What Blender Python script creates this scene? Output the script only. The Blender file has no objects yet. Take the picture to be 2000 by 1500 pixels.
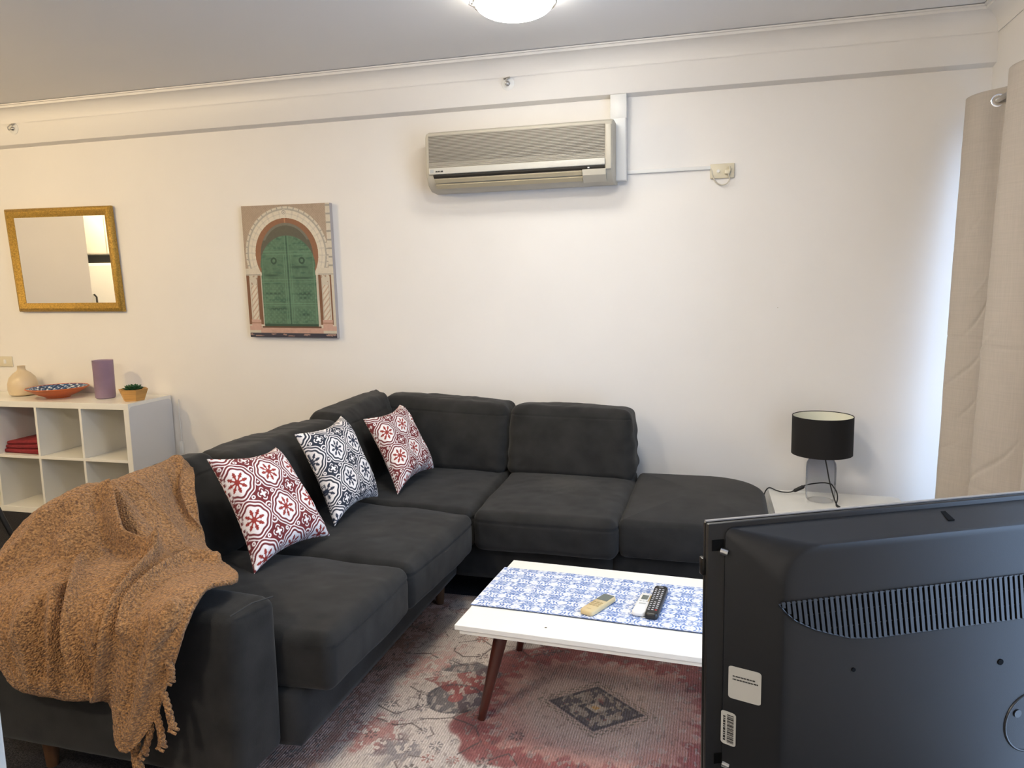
import bpy, bmesh, math, random
import numpy as np
from mathutils import Vector, Matrix, noise
random.seed(7)
SC = bpy.context.scene
COL = SC.collection
PI = math.pi

# ------------------------------------------------------------------ camera
cam_d = bpy.data.cameras.new('camera'); cam = bpy.data.objects.new('camera', cam_d); COL.objects.link(cam)
cam_d.sensor_fit = 'HORIZONTAL'; cam_d.sensor_width = 36.0; cam_d.lens = 27.0; cam_d.clip_start = 0.05
cf = Vector((-0.26219, 0.95568, -0.13393)); ca = Vector((0.96491, 0.26171, -0.02148)); cb = Vector((-0.01452, 0.13486, 0.99076))
cam.matrix_world = Matrix(((ca.x, cb.x, -cf.x, 0.0), (ca.y, cb.y, -cf.y, -4.2), (ca.z, cb.z, -cf.z, 1.42), (0, 0, 0, 1)))
SC.camera = cam

# ------------------------------------------------------------------ world, light, exposure
W = bpy.data.worlds.new('daylight'); SC.world = W; W.use_nodes = True
bg = W.node_tree.nodes['Background']; bg.inputs[0].default_value = (0.50, 0.68, 1.0, 1); bg.inputs[1].default_value = 5.4
SC.view_settings.view_transform = 'Standard'; SC.view_settings.look = 'None'
SC.view_settings.exposure = 0.38; SC.view_settings.gamma = 1.0; SC.view_settings.use_curve_mapping = False
def area(name, loc, rot, sx, sy, power, col, portal=False):
    l = bpy.data.lights.new(name, 'AREA'); l.shape = 'RECTANGLE'; l.size = sx; l.size_y = sy; l.energy = power; l.color = col
    o = bpy.data.objects.new(name, l); COL.objects.link(o); o.location = loc; o.rotation_euler = rot
    if portal: l.cycles.is_portal = True
    return o
def point(name, loc, power, col, r):
    l = bpy.data.lights.new(name, 'POINT'); l.energy = power; l.color = col; l.shadow_soft_size = r
    o = bpy.data.objects.new(name, l); COL.objects.link(o); o.location = loc
    return o
area('window_portal', (1.26, -2.0, 1.1), (0, PI / 2, 0), 2.1, 3.5, 1, (1, 1, 1), portal=True)
point('dining_lamp_light', (-4.3, -2.1, 2.42), 52, (1.0, 0.74, 0.40), 0.05)
point('kitchen_lamp_light', (-6.25, -3.5, 2.40), 52, (1.0, 0.78, 0.46), 0.05)
DOME_EMIT = 24.0; DOME2_EMIT = 68.0

# ------------------------------------------------------------------ materials
def nt_of(name):
    m = bpy.data.materials.new(name); m.use_nodes = True
    return m, m.node_tree, m.node_tree.nodes['Principled BSDF']
def mat(name, c, rough=0.5, metal=0.0, var=0.0, vscale=8.0, bump=0.0, bscale=60.0, sheen=0.0, coat=0.0, spec=0.5, stretch=None, emit=None, trans=0.0, ior=1.45, bdist=0.002):
    m, nt, b = nt_of(name); N = nt.nodes; L = nt.links
    b.inputs['Base Color'].default_value = (*c, 1); b.inputs['Roughness'].default_value = rough; b.inputs['Metallic'].default_value = metal
    b.inputs['Specular IOR Level'].default_value = spec; b.inputs['Coat Weight'].default_value = coat
    b.inputs['Transmission Weight'].default_value = trans; b.inputs['IOR'].default_value = ior
    if sheen: b.inputs['Sheen Weight'].default_value = sheen; b.inputs['Sheen Roughness'].default_value = 0.5
    tc = N.new('ShaderNodeTexCoord'); vec = tc.outputs['Object']
    if stretch:
        mp = N.new('ShaderNodeMapping'); mp.inputs['Scale'].default_value = stretch; L.new(vec, mp.inputs[0]); vec = mp.outputs[0]
    if var > 0:
        n = N.new('ShaderNodeTexNoise'); n.inputs['Scale'].default_value = vscale; n.inputs['Detail'].default_value = 5; L.new(vec, n.inputs['Vector'])
        r = N.new('ShaderNodeMapRange'); r.inputs['From Min'].default_value = 0.3; r.inputs['From Max'].default_value = 0.7
        r.inputs['To Min'].default_value = 1 - var; r.inputs['To Max'].default_value = 1 + var; L.new(n.outputs['Fac'], r.inputs['Value'])
        x = N.new('ShaderNodeVectorMath'); x.operation = 'SCALE'; x.inputs[0].default_value = c; L.new(r.outputs[0], x.inputs['Scale']); L.new(x.outputs[0], b.inputs['Base Color'])
    if bump > 0:
        n2 = N.new('ShaderNodeTexNoise'); n2.inputs['Scale'].default_value = bscale; n2.inputs['Detail'].default_value = 4; L.new(vec, n2.inputs['Vector'])
        bu = N.new('ShaderNodeBump'); bu.inputs['Strength'].default_value = bump; bu.inputs['Distance'].default_value = bdist; L.new(n2.outputs['Fac'], bu.inputs['Height']); L.new(bu.outputs[0], b.inputs['Normal'])
    if emit: b.inputs['Emission Color'].default_value = (*emit[0], 1); b.inputs['Emission Strength'].default_value = emit[1]
    return m
def mat_pattern(name, rough=0.85, bump=0.3, bscale=500, bdist=0.001, sheen=0.0, stretch=(1, 1, 1), var=0.08, vs=60):
    """the pattern is computed per point (attribute 'pattern'); nodes add weave and wear"""
    m, nt, b = nt_of(name); N = nt.nodes; L = nt.links
    a = N.new('ShaderNodeAttribute'); a.attribute_name = 'pattern'
    tc = N.new('ShaderNodeTexCoord'); mp = N.new('ShaderNodeMapping'); mp.inputs['Scale'].default_value = stretch; L.new(tc.outputs['Object'], mp.inputs[0])
    n = N.new('ShaderNodeTexNoise'); n.inputs['Scale'].default_value = vs; n.inputs['Detail'].default_value = 4; L.new(mp.outputs[0], n.inputs['Vector'])
    r = N.new('ShaderNodeMapRange'); r.inputs['From Min'].default_value = 0.3; r.inputs['From Max'].default_value = 0.7
    r.inputs['To Min'].default_value = 1 - var; r.inputs['To Max'].default_value = 1 + var; L.new(n.outputs['Fac'], r.inputs['Value'])
    x = N.new('ShaderNodeVectorMath'); x.operation = 'SCALE'; L.new(a.outputs['Color'], x.inputs[0]); L.new(r.outputs[0], x.inputs['Scale']); L.new(x.outputs[0], b.inputs['Base Color'])
    n2 = N.new('ShaderNodeTexNoise'); n2.inputs['Scale'].default_value = bscale; L.new(mp.outputs[0], n2.inputs['Vector'])
    bu = N.new('ShaderNodeBump'); bu.inputs['Strength'].default_value = bump; bu.inputs['Distance'].default_value = bdist; L.new(n2.outputs['Fac'], bu.inputs['Height']); L.new(bu.outputs[0], b.inputs['Normal'])
    b.inputs['Roughness'].default_value = rough
    if sheen: b.inputs['Sheen Weight'].default_value = sheen
    return m
M = {}
M['wall'] = mat('wall_paint', (0.80, 0.775, 0.74), 0.55, var=0.012, vscale=3, bump=0.08, bscale=90, spec=0.3)
M['ceil'] = mat('ceiling_paint', (0.86, 0.845, 0.835), 0.8, bump=0.05, bscale=120, spec=0.2)
M['trim'] = mat('trim_paint', (0.80, 0.775, 0.74), 0.45, spec=0.3)
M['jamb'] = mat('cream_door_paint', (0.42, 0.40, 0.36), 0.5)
M['carpet'] = mat('charcoal_carpet', (0.030, 0.029, 0.033), 0.95, var=0.55, vscale=160, bump=1.0, bscale=220, bdist=0.01, spec=0.1)
M['suede'] = mat('charcoal_suede', (0.0158, 0.0154, 0.0146), 0.85, var=0.32, vscale=10, bump=0.25, bscale=380, sheen=0.08, spec=0.2)
M['suede_worn'] = mat('charcoal_suede_worn', (0.0158, 0.0154, 0.0146), 0.85, var=0.32, vscale=10, bump=0.25, bscale=380, sheen=0.08, spec=0.2)
M['suede_dark'] = mat('charcoal_suede_seam', (0.028, 0.027, 0.026), 0.9)
M['white_lam'] = mat('white_laminate', (0.80, 0.785, 0.73), 0.28, var=0.01)
M['white_edge'] = mat('white_edge', (0.72, 0.70, 0.66), 0.45)
M['grey_side'] = mat('grey_white_side_panel', (0.62, 0.62, 0.63), 0.4)
M['walnut'] = mat('walnut_wood', (0.062, 0.014, 0.008), 0.35, var=0.35, vscale=14, stretch=(1, 1, 0.12), coat=0.2)
M['brown_wood'] = mat('brown_leg_wood', (0.060, 0.028, 0.012), 0.45, var=0.3, vscale=14, stretch=(1, 1, 0.15))
M['light_wood'] = mat('light_bamboo', (0.55, 0.30, 0.09), 0.5, var=0.18, vscale=30, stretch=(0.2, 0.2, 3))
M['black'] = mat('black_plastic', (0.010, 0.010, 0.011), 0.35)
M['black_metal'] = mat('black_metal', (0.008, 0.008, 0.009), 0.4)
M['tv'] = mat('tv_shell_plastic', (0.0085, 0.009, 0.0105), 0.40, bump=0.12, bscale=900, bdist=0.0005, spec=0.5)
M['tv_hole'] = mat('tv_slot_black', (0.002, 0.002, 0.002), 0.8, spec=0.1)
M['tv_rib'] = mat('tv_rib_plastic', (0.020, 0.021, 0.023), 0.4)
M['tv_edge'] = mat('tv_black_edge', (0.008, 0.008, 0.008), 0.3)
M['tv_top_glint'] = mat('tv_top_glint_grey', (0.30, 0.29, 0.28), 0.3)
M['screen'] = mat('dark_glass_screen', (0.01, 0.01, 0.012), 0.06)
M['steel'] = mat('brushed_steel', (0.55, 0.54, 0.52), 0.3, 1.0)
M['chrome'] = mat('chrome', (0.75, 0.75, 0.76), 0.12, 1.0)
M['gold'] = mat('antique_gold', (0.42, 0.255, 0.05), 0.42, 0.55, var=0.35, vscale=120, bump=0.9, bscale=170, bdist=0.004)
M['mirror'] = mat('mirror_glass', (0.86, 0.84, 0.80), 0.015, 1.0)
M['ac'] = mat('aged_cream_plastic', (0.50, 0.465, 0.385), 0.42, var=0.03)
M['ac_rib'] = mat('aged_cream_grille', (0.42, 0.39, 0.33), 0.5)
M['ac_band'] = mat('pale_cream_band', (0.56, 0.54, 0.48), 0.35)
M['ac_dark'] = mat('dark_air_slot', (0.03, 0.026, 0.02), 0.7)
M['ac_flap'] = mat('yellowed_cream_flap', (0.44, 0.38, 0.26), 0.45)
M['switch'] = mat('ivory_switch_plastic', (0.66, 0.60, 0.45), 0.35)
M['pvc'] = mat('white_pvc', (0.74, 0.74, 0.72), 0.35)
M['ceramic'] = mat('cream_ceramic', (0.62, 0.50, 0.33), 0.3, var=0.04)
M['terracotta'] = mat('terracotta_glaze', (0.55, 0.13, 0.03), 0.35, var=0.12, vscale=20)
M['purple'] = mat('frosted_purple_glass', (0.50, 0.38, 0.50), 0.35, trans=0.6, ior=1.25, var=0.12, vscale=10)
M['plant'] = mat('succulent_green', (0.020, 0.075, 0.028), 0.45, var=0.3, vscale=60)
M['soil'] = mat('dark_soil', (0.03, 0.02, 0.012), 0.95, var=0.5, vscale=200, bump=1.0, bscale=300)
M['redcloth'] = mat('red_cloth', (0.20, 0.016, 0.022), 0.9, var=0.15, vscale=40, bump=0.5, bscale=500)
M['navy'] = mat('navy_wool', (0.006, 0.006, 0.055), 0.95, var=0.4, vscale=120, bump=1, bscale=300)
M['shade'] = mat('black_lamp_fabric', (0.006, 0.0055, 0.0055), 0.85, bump=0.3, bscale=700)
M['shade_in'] = mat('cream_shade_lining', (0.78, 0.78, 0.66), 0.7)
M['cord'] = mat('black_cord', (0.008, 0.008, 0.008), 0.5)
M['remote_cream'] = mat('cream_remote_plastic', (0.56, 0.44, 0.24), 0.4)
M['remote_white'] = mat('white_remote_plastic', (0.78, 0.77, 0.74), 0.35)
M['remote_black'] = mat('black_remote_plastic', (0.012, 0.012, 0.012), 0.35)
M['lcd'] = mat('grey_lcd', (0.10, 0.12, 0.105), 0.15)
M['btn_grey'] = mat('grey_button', (0.42, 0.43, 0.42), 0.5)
M['btn_tan'] = mat('tan_button', (0.40, 0.31, 0.16), 0.5)
M['btn_white'] = mat('pale_button_print', (0.55, 0.55, 0.55), 0.5)
M['btn_red'] = mat('red_button', (0.5, 0.02, 0.02), 0.5)
M['sticker'] = mat('grey_white_sticker', (0.42, 0.42, 0.40), 0.55)
M['ink'] = mat('black_ink', (0.02, 0.02, 0.02), 0.6)
M['fridge'] = mat('white_enamel', (0.85, 0.85, 0.82), 0.3)
M['gap_shadow'] = mat('gap_shadow_grey', (0.16, 0.16, 0.13), 0.5)
M['dome'] = mat('lit_frosted_glass', (0.9, 0.9, 0.9), 0.4, emit=((1.0, 0.965, 0.87), DOME_EMIT))
M['dome2'] = mat('lit_frosted_glass_bright', (0.9, 0.9, 0.9), 0.4, emit=((1.0, 0.925, 0.79), DOME2_EMIT))
M['dome_warm'] = mat('lit_warm_glass', (0.9, 0.85, 0.75), 0.4, emit=((1.0, 0.75, 0.45), 6.0))
M['dome_fill'] = mat('lit_fill_glass', (0.9, 0.85, 0.75), 0.4, emit=((1.0, 0.88, 0.74), 240.0))  # glow of the added fill light behind the viewer
M['canvas_side'] = mat('canvas_edge', (0.40, 0.37, 0.36), 0.8)

def mat_glass(name, tint, rim=(0.75, 0.78, 0.82)):
    m, nt, b = nt_of(name); N = nt.nodes; L = nt.links
    nt.nodes.remove(b); out = nt.nodes['Material Output']
    t = N.new('ShaderNodeBsdfTransparent'); g = N.new('ShaderNodeBsdfGlossy'); g.inputs['Roughness'].default_value = 0.03
    tc = N.new('ShaderNodeTexCoord'); sp = N.new('ShaderNodeSeparateXYZ'); L.new(tc.outputs['Object'], sp.inputs[0])
    if tint:   # smoked glass: the tint itself is denser towards the neck
        r = N.new('ShaderNodeMapRange'); r.inputs['From Min'].default_value = 0.02; r.inputs['From Max'].default_value = 0.26; L.new(sp.outputs['Z'], r.inputs['Value'])
        mx = N.new('ShaderNodeMix'); mx.data_type = 'RGBA'; mx.inputs[6].default_value = (0.97, 0.975, 0.98, 1); mx.inputs[7].default_value = (*tint, 1); L.new(r.outputs[0], mx.inputs[0]); L.new(mx.outputs[2], t.inputs['Color'])
    else: t.inputs['Color'].default_value = (0.97, 0.98, 0.98, 1)
    lw = N.new('ShaderNodeLayerWeight'); lw.inputs['Blend'].default_value = 0.12
    mu = N.new('ShaderNodeMath'); mu.operation = 'MULTIPLY'; mu.inputs[1].default_value = 0.65; L.new(lw.outputs['Fresnel'], mu.inputs[0])
    ms = N.new('ShaderNodeMixShader'); L.new(mu.outputs[0], ms.inputs[0]); L.new(t.outputs[0], ms.inputs[1]); L.new(g.outputs[0], ms.inputs[2]); L.new(ms.outputs[0], out.inputs[0])
    return m
M['pane'] = mat_glass('window_glass', None)
M['smoke'] = mat_glass('smoked_lamp_glass', (0.40, 0.43, 0.52))

def mat_curtain():
    m, nt, b = nt_of('taupe_curtain_linen'); N = nt.nodes; L = nt.links
    tc = N.new('ShaderNodeTexCoord'); mp = N.new('ShaderNodeMapping'); mp.inputs['Scale'].default_value = (6, 6, 260); L.new(tc.outputs['Object'], mp.inputs[0])
    n = N.new('ShaderNodeTexNoise'); n.inputs['Scale'].default_value = 1.0; n.inputs['Detail'].default_value = 6; L.new(mp.outputs[0], n.inputs[0])
    mp2 = N.new('ShaderNodeMapping'); mp2.inputs['Scale'].default_value = (250, 250, 8); L.new(tc.outputs['Object'], mp2.inputs[0])
    n2 = N.new('ShaderNodeTexNoise'); n2.inputs['Scale'].default_value = 1.0; L.new(mp2.outputs[0], n2.inputs[0])
    ad = N.new('ShaderNodeMath'); ad.operation = 'ADD'; L.new(n.outputs['Fac'], ad.inputs[0]); L.new(n2.outputs['Fac'], ad.inputs[1])
    r = N.new('ShaderNodeMapRange'); r.inputs['From Min'].default_value = 0.7; r.inputs['From Max'].default_value = 1.3; r.inputs['To Min'].default_value = 0.94; r.inputs['To Max'].default_value = 1.05; L.new(ad.outputs[0], r.inputs['Value'])
    x = N.new('ShaderNodeVectorMath'); x.operation = 'SCALE'; x.inputs[0].default_value = (0.47, 0.425, 0.375); L.new(r.outputs[0], x.inputs['Scale']); L.new(x.outputs[0], b.inputs['Base Color'])
    b.inputs['Roughness'].default_value = 0.9
    bu = N.new('ShaderNodeBump'); bu.inputs['Strength'].default_value = 0.15; bu.inputs['Distance'].default_value = 0.001; L.new(ad.outputs[0], bu.inputs['Height']); L.new(bu.outputs[0], b.inputs['Normal'])
    return m
M['curtain'] = mat_curtain()
def worn_spot(m, c, r):
    nt = m.node_tree; N = nt.nodes; L = nt.links; b = N['Principled BSDF']; src = b.inputs['Base Color'].links[0].from_socket
    tc = N.new('ShaderNodeTexCoord'); d = N.new('ShaderNodeVectorMath'); d.operation = 'DISTANCE'; d.inputs[1].default_value = c; L.new(tc.outputs['Object'], d.inputs[0])
    n = N.new('ShaderNodeTexNoise'); n.inputs['Scale'].default_value = 26; n.inputs['Detail'].default_value = 5; n.inputs['Distortion'].default_value = 1.5; L.new(tc.outputs['Object'], n.inputs['Vector'])
    a = N.new('ShaderNodeMath'); a.operation = 'MULTIPLY_ADD'; a.inputs[1].default_value = r * 1.6; L.new(n.outputs['Fac'], a.inputs[0]); L.new(d.outputs['Value'], a.inputs[2])
    k = N.new('ShaderNodeMapRange'); k.inputs['From Min'].default_value = r * 1.9; k.inputs['From Max'].default_value = r * .8; k.inputs['To Max'].default_value = .7; L.new(a.outputs[0], k.inputs['Value'])
    x = N.new('ShaderNodeMix'); x.data_type = 'RGBA'; x.inputs[7].default_value = (.048, .046, .040, 1); L.new(k.outputs[0], x.inputs[0]); L.new(src, x.inputs[6]); L.new(x.outputs[2], b.inputs['Base Color'])
worn_spot(M['suede_worn'], (.80, .56, .46), .16)
def mat_boucle():
    m, nt, b = nt_of('camel_boucle_wool'); N = nt.nodes; L = nt.links
    tc = N.new('ShaderNodeTexCoord')
    v = N.new('ShaderNodeTexVoronoi'); v.inputs['Scale'].default_value = 190; v.inputs['Randomness'].default_value = 1; L.new(tc.outputs['Object'], v.inputs['Vector'])
    n = N.new('ShaderNodeTexNoise'); n.inputs['Scale'].default_value = 150; n.inputs['Detail'].default_value = 6; L.new(tc.outputs['Object'], n.inputs['Vector'])
    cr = N.new('ShaderNodeValToRGB'); e = cr.color_ramp.elements
    e[0].position = 0.28; e[0].color = (0.095, 0.038, 0.011, 1); e[1].position = 0.68; e[1].color = (0.42, 0.212, 0.072, 1); L.new(n.outputs['Fac'], cr.inputs[0])
    L.new(cr.outputs[0], b.inputs['Base Color']); b.inputs['Roughness'].default_value = 0.95; b.inputs['Sheen Weight'].default_value = 0.10
    su = N.new('ShaderNodeMath'); su.operation = 'SUBTRACT'; L.new(n.outputs['Fac'], su.inputs[0]); L.new(v.outputs['Distance'], su.inputs[1])
    bu = N.new('ShaderNodeBump'); bu.inputs['Strength'].default_value = 1.0; bu.inputs['Distance'].default_value = 0.006; L.new(su.outputs[0], bu.inputs['Height']); L.new(bu.outputs[0], b.inputs['Normal'])
    return m
M['boucle'] = mat_boucle()
M['p_pillow'] = mat_pattern('printed_cushion_cotton', 0.85, 0.35, 600)
M['p_runner'] = mat_pattern('printed_runner_cotton', 0.8, 0.3, 700)
M['p_rug'] = mat_pattern('woven_rug', 0.95, 0.9, 150, 0.004, stretch=(3.0, 0.5, 1), var=0.25, vs=150)
M['p_paint'] = mat_pattern('printed_canvas', 0.75, 0.2, 900, 0.0005, var=0.05)
M['p_plate'] = mat_pattern('painted_plate_glaze', 0.25, 0.0, 100, var=0.02)

# ------------------------------------------------------------------ object helpers
def tag(o, label=None, cat=None, group=None, kind=None):
    if label: o['label'] = label
    if cat: o['category'] = cat
    if group: o['group'] = group
    if kind: o['kind'] = kind
    return o
def empty(name, loc, label, cat, group=None):
    o = bpy.data.objects.new(name, None); COL.objects.link(o); o.location = loc; o.empty_display_size = 0.1
    return tag(o, label, cat, group)
def root_off(parent):
    off = Vector((0, 0, 0)); p = parent
    while p is not None: off += Vector(p.location); p = p.parent
    return off
def link(name, me, m, parent=None, origin=None, smooth=True, label=None):
    """me is in world coordinates; the object's own origin is `origin` (top level) or its parent's"""
    o = bpy.data.objects.new(name, me); COL.objects.link(o)
    off = root_off(parent) if parent else Vector(origin or (0, 0, 0))
    me.transform(Matrix.Translation(-off))
    if parent: o.parent = parent
    else: o.location = off
    for mm in (m if isinstance(m, (list, tuple)) else [m]): me.materials.append(mm)
    if smooth and len(me.polygons): me.polygons.foreach_set('use_smooth', [True] * len(me.polygons))
    me.update()
    if label: o['label'] = label
    return o
def done(name, bm, m, parent=None, origin=None, smooth=True, label=None, sharp=40):
    bmesh.ops.recalc_face_normals(bm, faces=bm.faces)
    if smooth:
        for e in bm.edges:
            if len(e.link_faces) == 2 and e.calc_face_angle(0) > math.radians(sharp): e.smooth = False
    me = bpy.data.meshes.new(name); bm.to_mesh(me); bm.free()
    return link(name, me, m, parent, origin, smooth, label)
def box(bm, lo, hi, bev=0.0, seg=2, X=None):
    t = bmesh.new()
    lo = Vector(lo); hi = Vector(hi)
    bmesh.ops.create_cube(t, size=1, matrix=Matrix.Translation((lo + hi) / 2) @ Matrix.Diagonal((*(hi - lo), 1)))
    if bev > 0: bmesh.ops.bevel(t, geom=list(t.edges), offset=bev, segments=seg, profile=0.5, affect='EDGES', clamp_overlap=True)
    if X is not None: bmesh.ops.transform(t, matrix=X, verts=t.verts)
    me = bpy.data.meshes.new('t'); t.to_mesh(me); t.free(); bm.from_mesh(me); bpy.data.meshes.remove(me)
    return bm
def ring(bm, c, ax, r, n, up=None):
    ax = Vector(ax).normalized(); up = Vector(up) if up else (Vector((0, 0, 1)) if abs(ax.z) < 0.9 else Vector((1, 0, 0)))
    e1 = ax.cross(up).normalized(); e2 = ax.cross(e1)
    return [bm.verts.new(Vector(c) + e1 * (r * math.cos(2 * PI * k / n)) + e2 * (r * math.sin(2 * PI * k / n))) for k in range(n)]
def skin(bm, rings, caps=True):
    for A, B in zip(rings, rings[1:]):
        n = len(A)
        for k in range(n): bm.faces.new((A[k], A[(k + 1) % n], B[(k + 1) % n], B[k]))
    if caps:
        if len(rings[0]) > 2: bm.faces.new(rings[0][::-1])
        if len(rings[-1]) > 2: bm.faces.new(rings[-1])
def tube(bm, pts, r, n=8, rs=None):
    pts = [Vector(p) for p in pts]; R = []
    up = None
    for i, p in enumerate(pts):
        d = (pts[min(i + 1, len(pts) - 1)] - pts[max(i - 1, 0)]).normalized()
        if up is None: up = Vector((0, 0, 1)) if abs(d.z) < 0.9 else Vector((1, 0, 0))
        up = (up - d * up.dot(d)).normalized()
        R.append(ring(bm, p, d, rs[i] if rs else r, n, up))
    skin(bm, R); return bm
def crom(P, n):
    P = np.asarray(P, float); m = len(P); Q = np.concatenate([[2 * P[0] - P[1]], P, [2 * P[-1] - P[-2]]])
    t = np.linspace(0, m - 1 - 1e-9, n); i = t.astype(int); f = (t - i).reshape((-1,) + (1,) * (P.ndim - 1)); a, b, c, d = Q[i], Q[i + 1], Q[i + 2], Q[i + 3]
    return .5 * (2 * b + (c - a) * f + (2 * a - 5 * b + 4 * c - d) * f * f + (-a + 3 * b - 3 * c + d) * f ** 3)
def lathe(bm, prof, c, n=48, closed=False):
    c = Vector(c); R = []
    for r, z in prof:
        if r < 1e-6: R.append([bm.verts.new(c + Vector((0, 0, z)))])
        else: R.append([bm.verts.new(c + Vector((r * math.cos(2 * PI * k / n), r * math.sin(2 * PI * k / n), z))) for k in range(n)])
    prs = list(zip(R, R[1:])) + ([(R[-1], R[0])] if closed else [])
    for A, B in prs:
        for k in range(n):
            k2 = (k + 1) % n
            if len(A) == 1 and len(B) == 1: continue
            if len(A) == 1: bm.faces.new((A[0], B[k2], B[k]))
            elif len(B) == 1: bm.faces.new((A[k], A[k2], B[0]))
            else: bm.faces.new((A[k], A[k2], B[k2], B[k]))
    return bm
def extrude_poly(bm, pts, d, X=None):
    """closed outline (list of 3D points) pushed along d"""
    A = [bm.verts.new(Vector(p)) for p in pts]; B = [bm.verts.new(Vector(p) + Vector(d)) for p in pts]
    n = len(A); bm.faces.new(A[::-1]); bm.faces.new(B)
    for k in range(n): bm.faces.new((A[k], A[(k + 1) % n], B[(k + 1) % n], B[k]))
    return bm
def grid_faces(nu, nv, off=0, flip=False):
    i = np.arange(nu - 1)[:, None] * nv + np.arange(nv - 1)[None, :] + off
    q = np.stack([i, i + nv, i + nv + 1, i + 1], -1).reshape(-1, 4)
    return q[:, ::-1] if flip else q
def np_mesh(name, V, Q, C=None):
    V = np.ascontiguousarray(V, np.float32); Q = np.ascontiguousarray(Q, np.int32)
    me = bpy.data.meshes.new(name); me.vertices.add(len(V)); me.vertices.foreach_set('co', V.ravel())
    me.loops.add(Q.size); me.loops.foreach_set('vertex_index', Q.ravel())
    me.polygons.add(len(Q)); me.polygons.foreach_set('loop_start', np.arange(0, Q.size, 4, dtype=np.int32)); me.polygons.foreach_set('loop_total', np.full(len(Q), 4, np.int32))
    me.update(calc_edges=True); me.validate()
    if C is not None:
        a = me.color_attributes.new('pattern', 'FLOAT_COLOR', 'POINT'); a.data.foreach_set('color', np.concatenate([C, np.ones((len(C), 1))], 1).astype(np.float32).ravel())
    return me
def vnoise(P, s, seed=0, oct=2):
    """smooth value noise on an (N,3) array, about -1..1"""
    out = np.zeros(len(P)); amp = 1.0; tot = 0
    for o in range(oct):
        p = np.asarray(P) * s * 2 ** o + seed * 17.3 + o * 5.1; i = np.floor(p).astype(np.int64); f = p - i; f = f * f * (3 - 2 * f); acc = 0
        for dx in (0, 1):
            for dy in (0, 1):
                for dz in (0, 1):
                    h = (i[:, 0] + dx) * 374761393 + (i[:, 1] + dy) * 668265263 + (i[:, 2] + dz) * 2147483647 + 1013904223
                    h = (h ^ (h >> 13)) * 1274126177; h = (h ^ (h >> 16)) & 0xffff
                    w = (f[:, 0] if dx else 1 - f[:, 0]) * (f[:, 1] if dy else 1 - f[:, 1]) * (f[:, 2] if dz else 1 - f[:, 2]); acc = acc + w * (h / 32767.5 - 1)
        out += amp * acc; tot += amp; amp *= 0.5
    return out / tot
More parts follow.
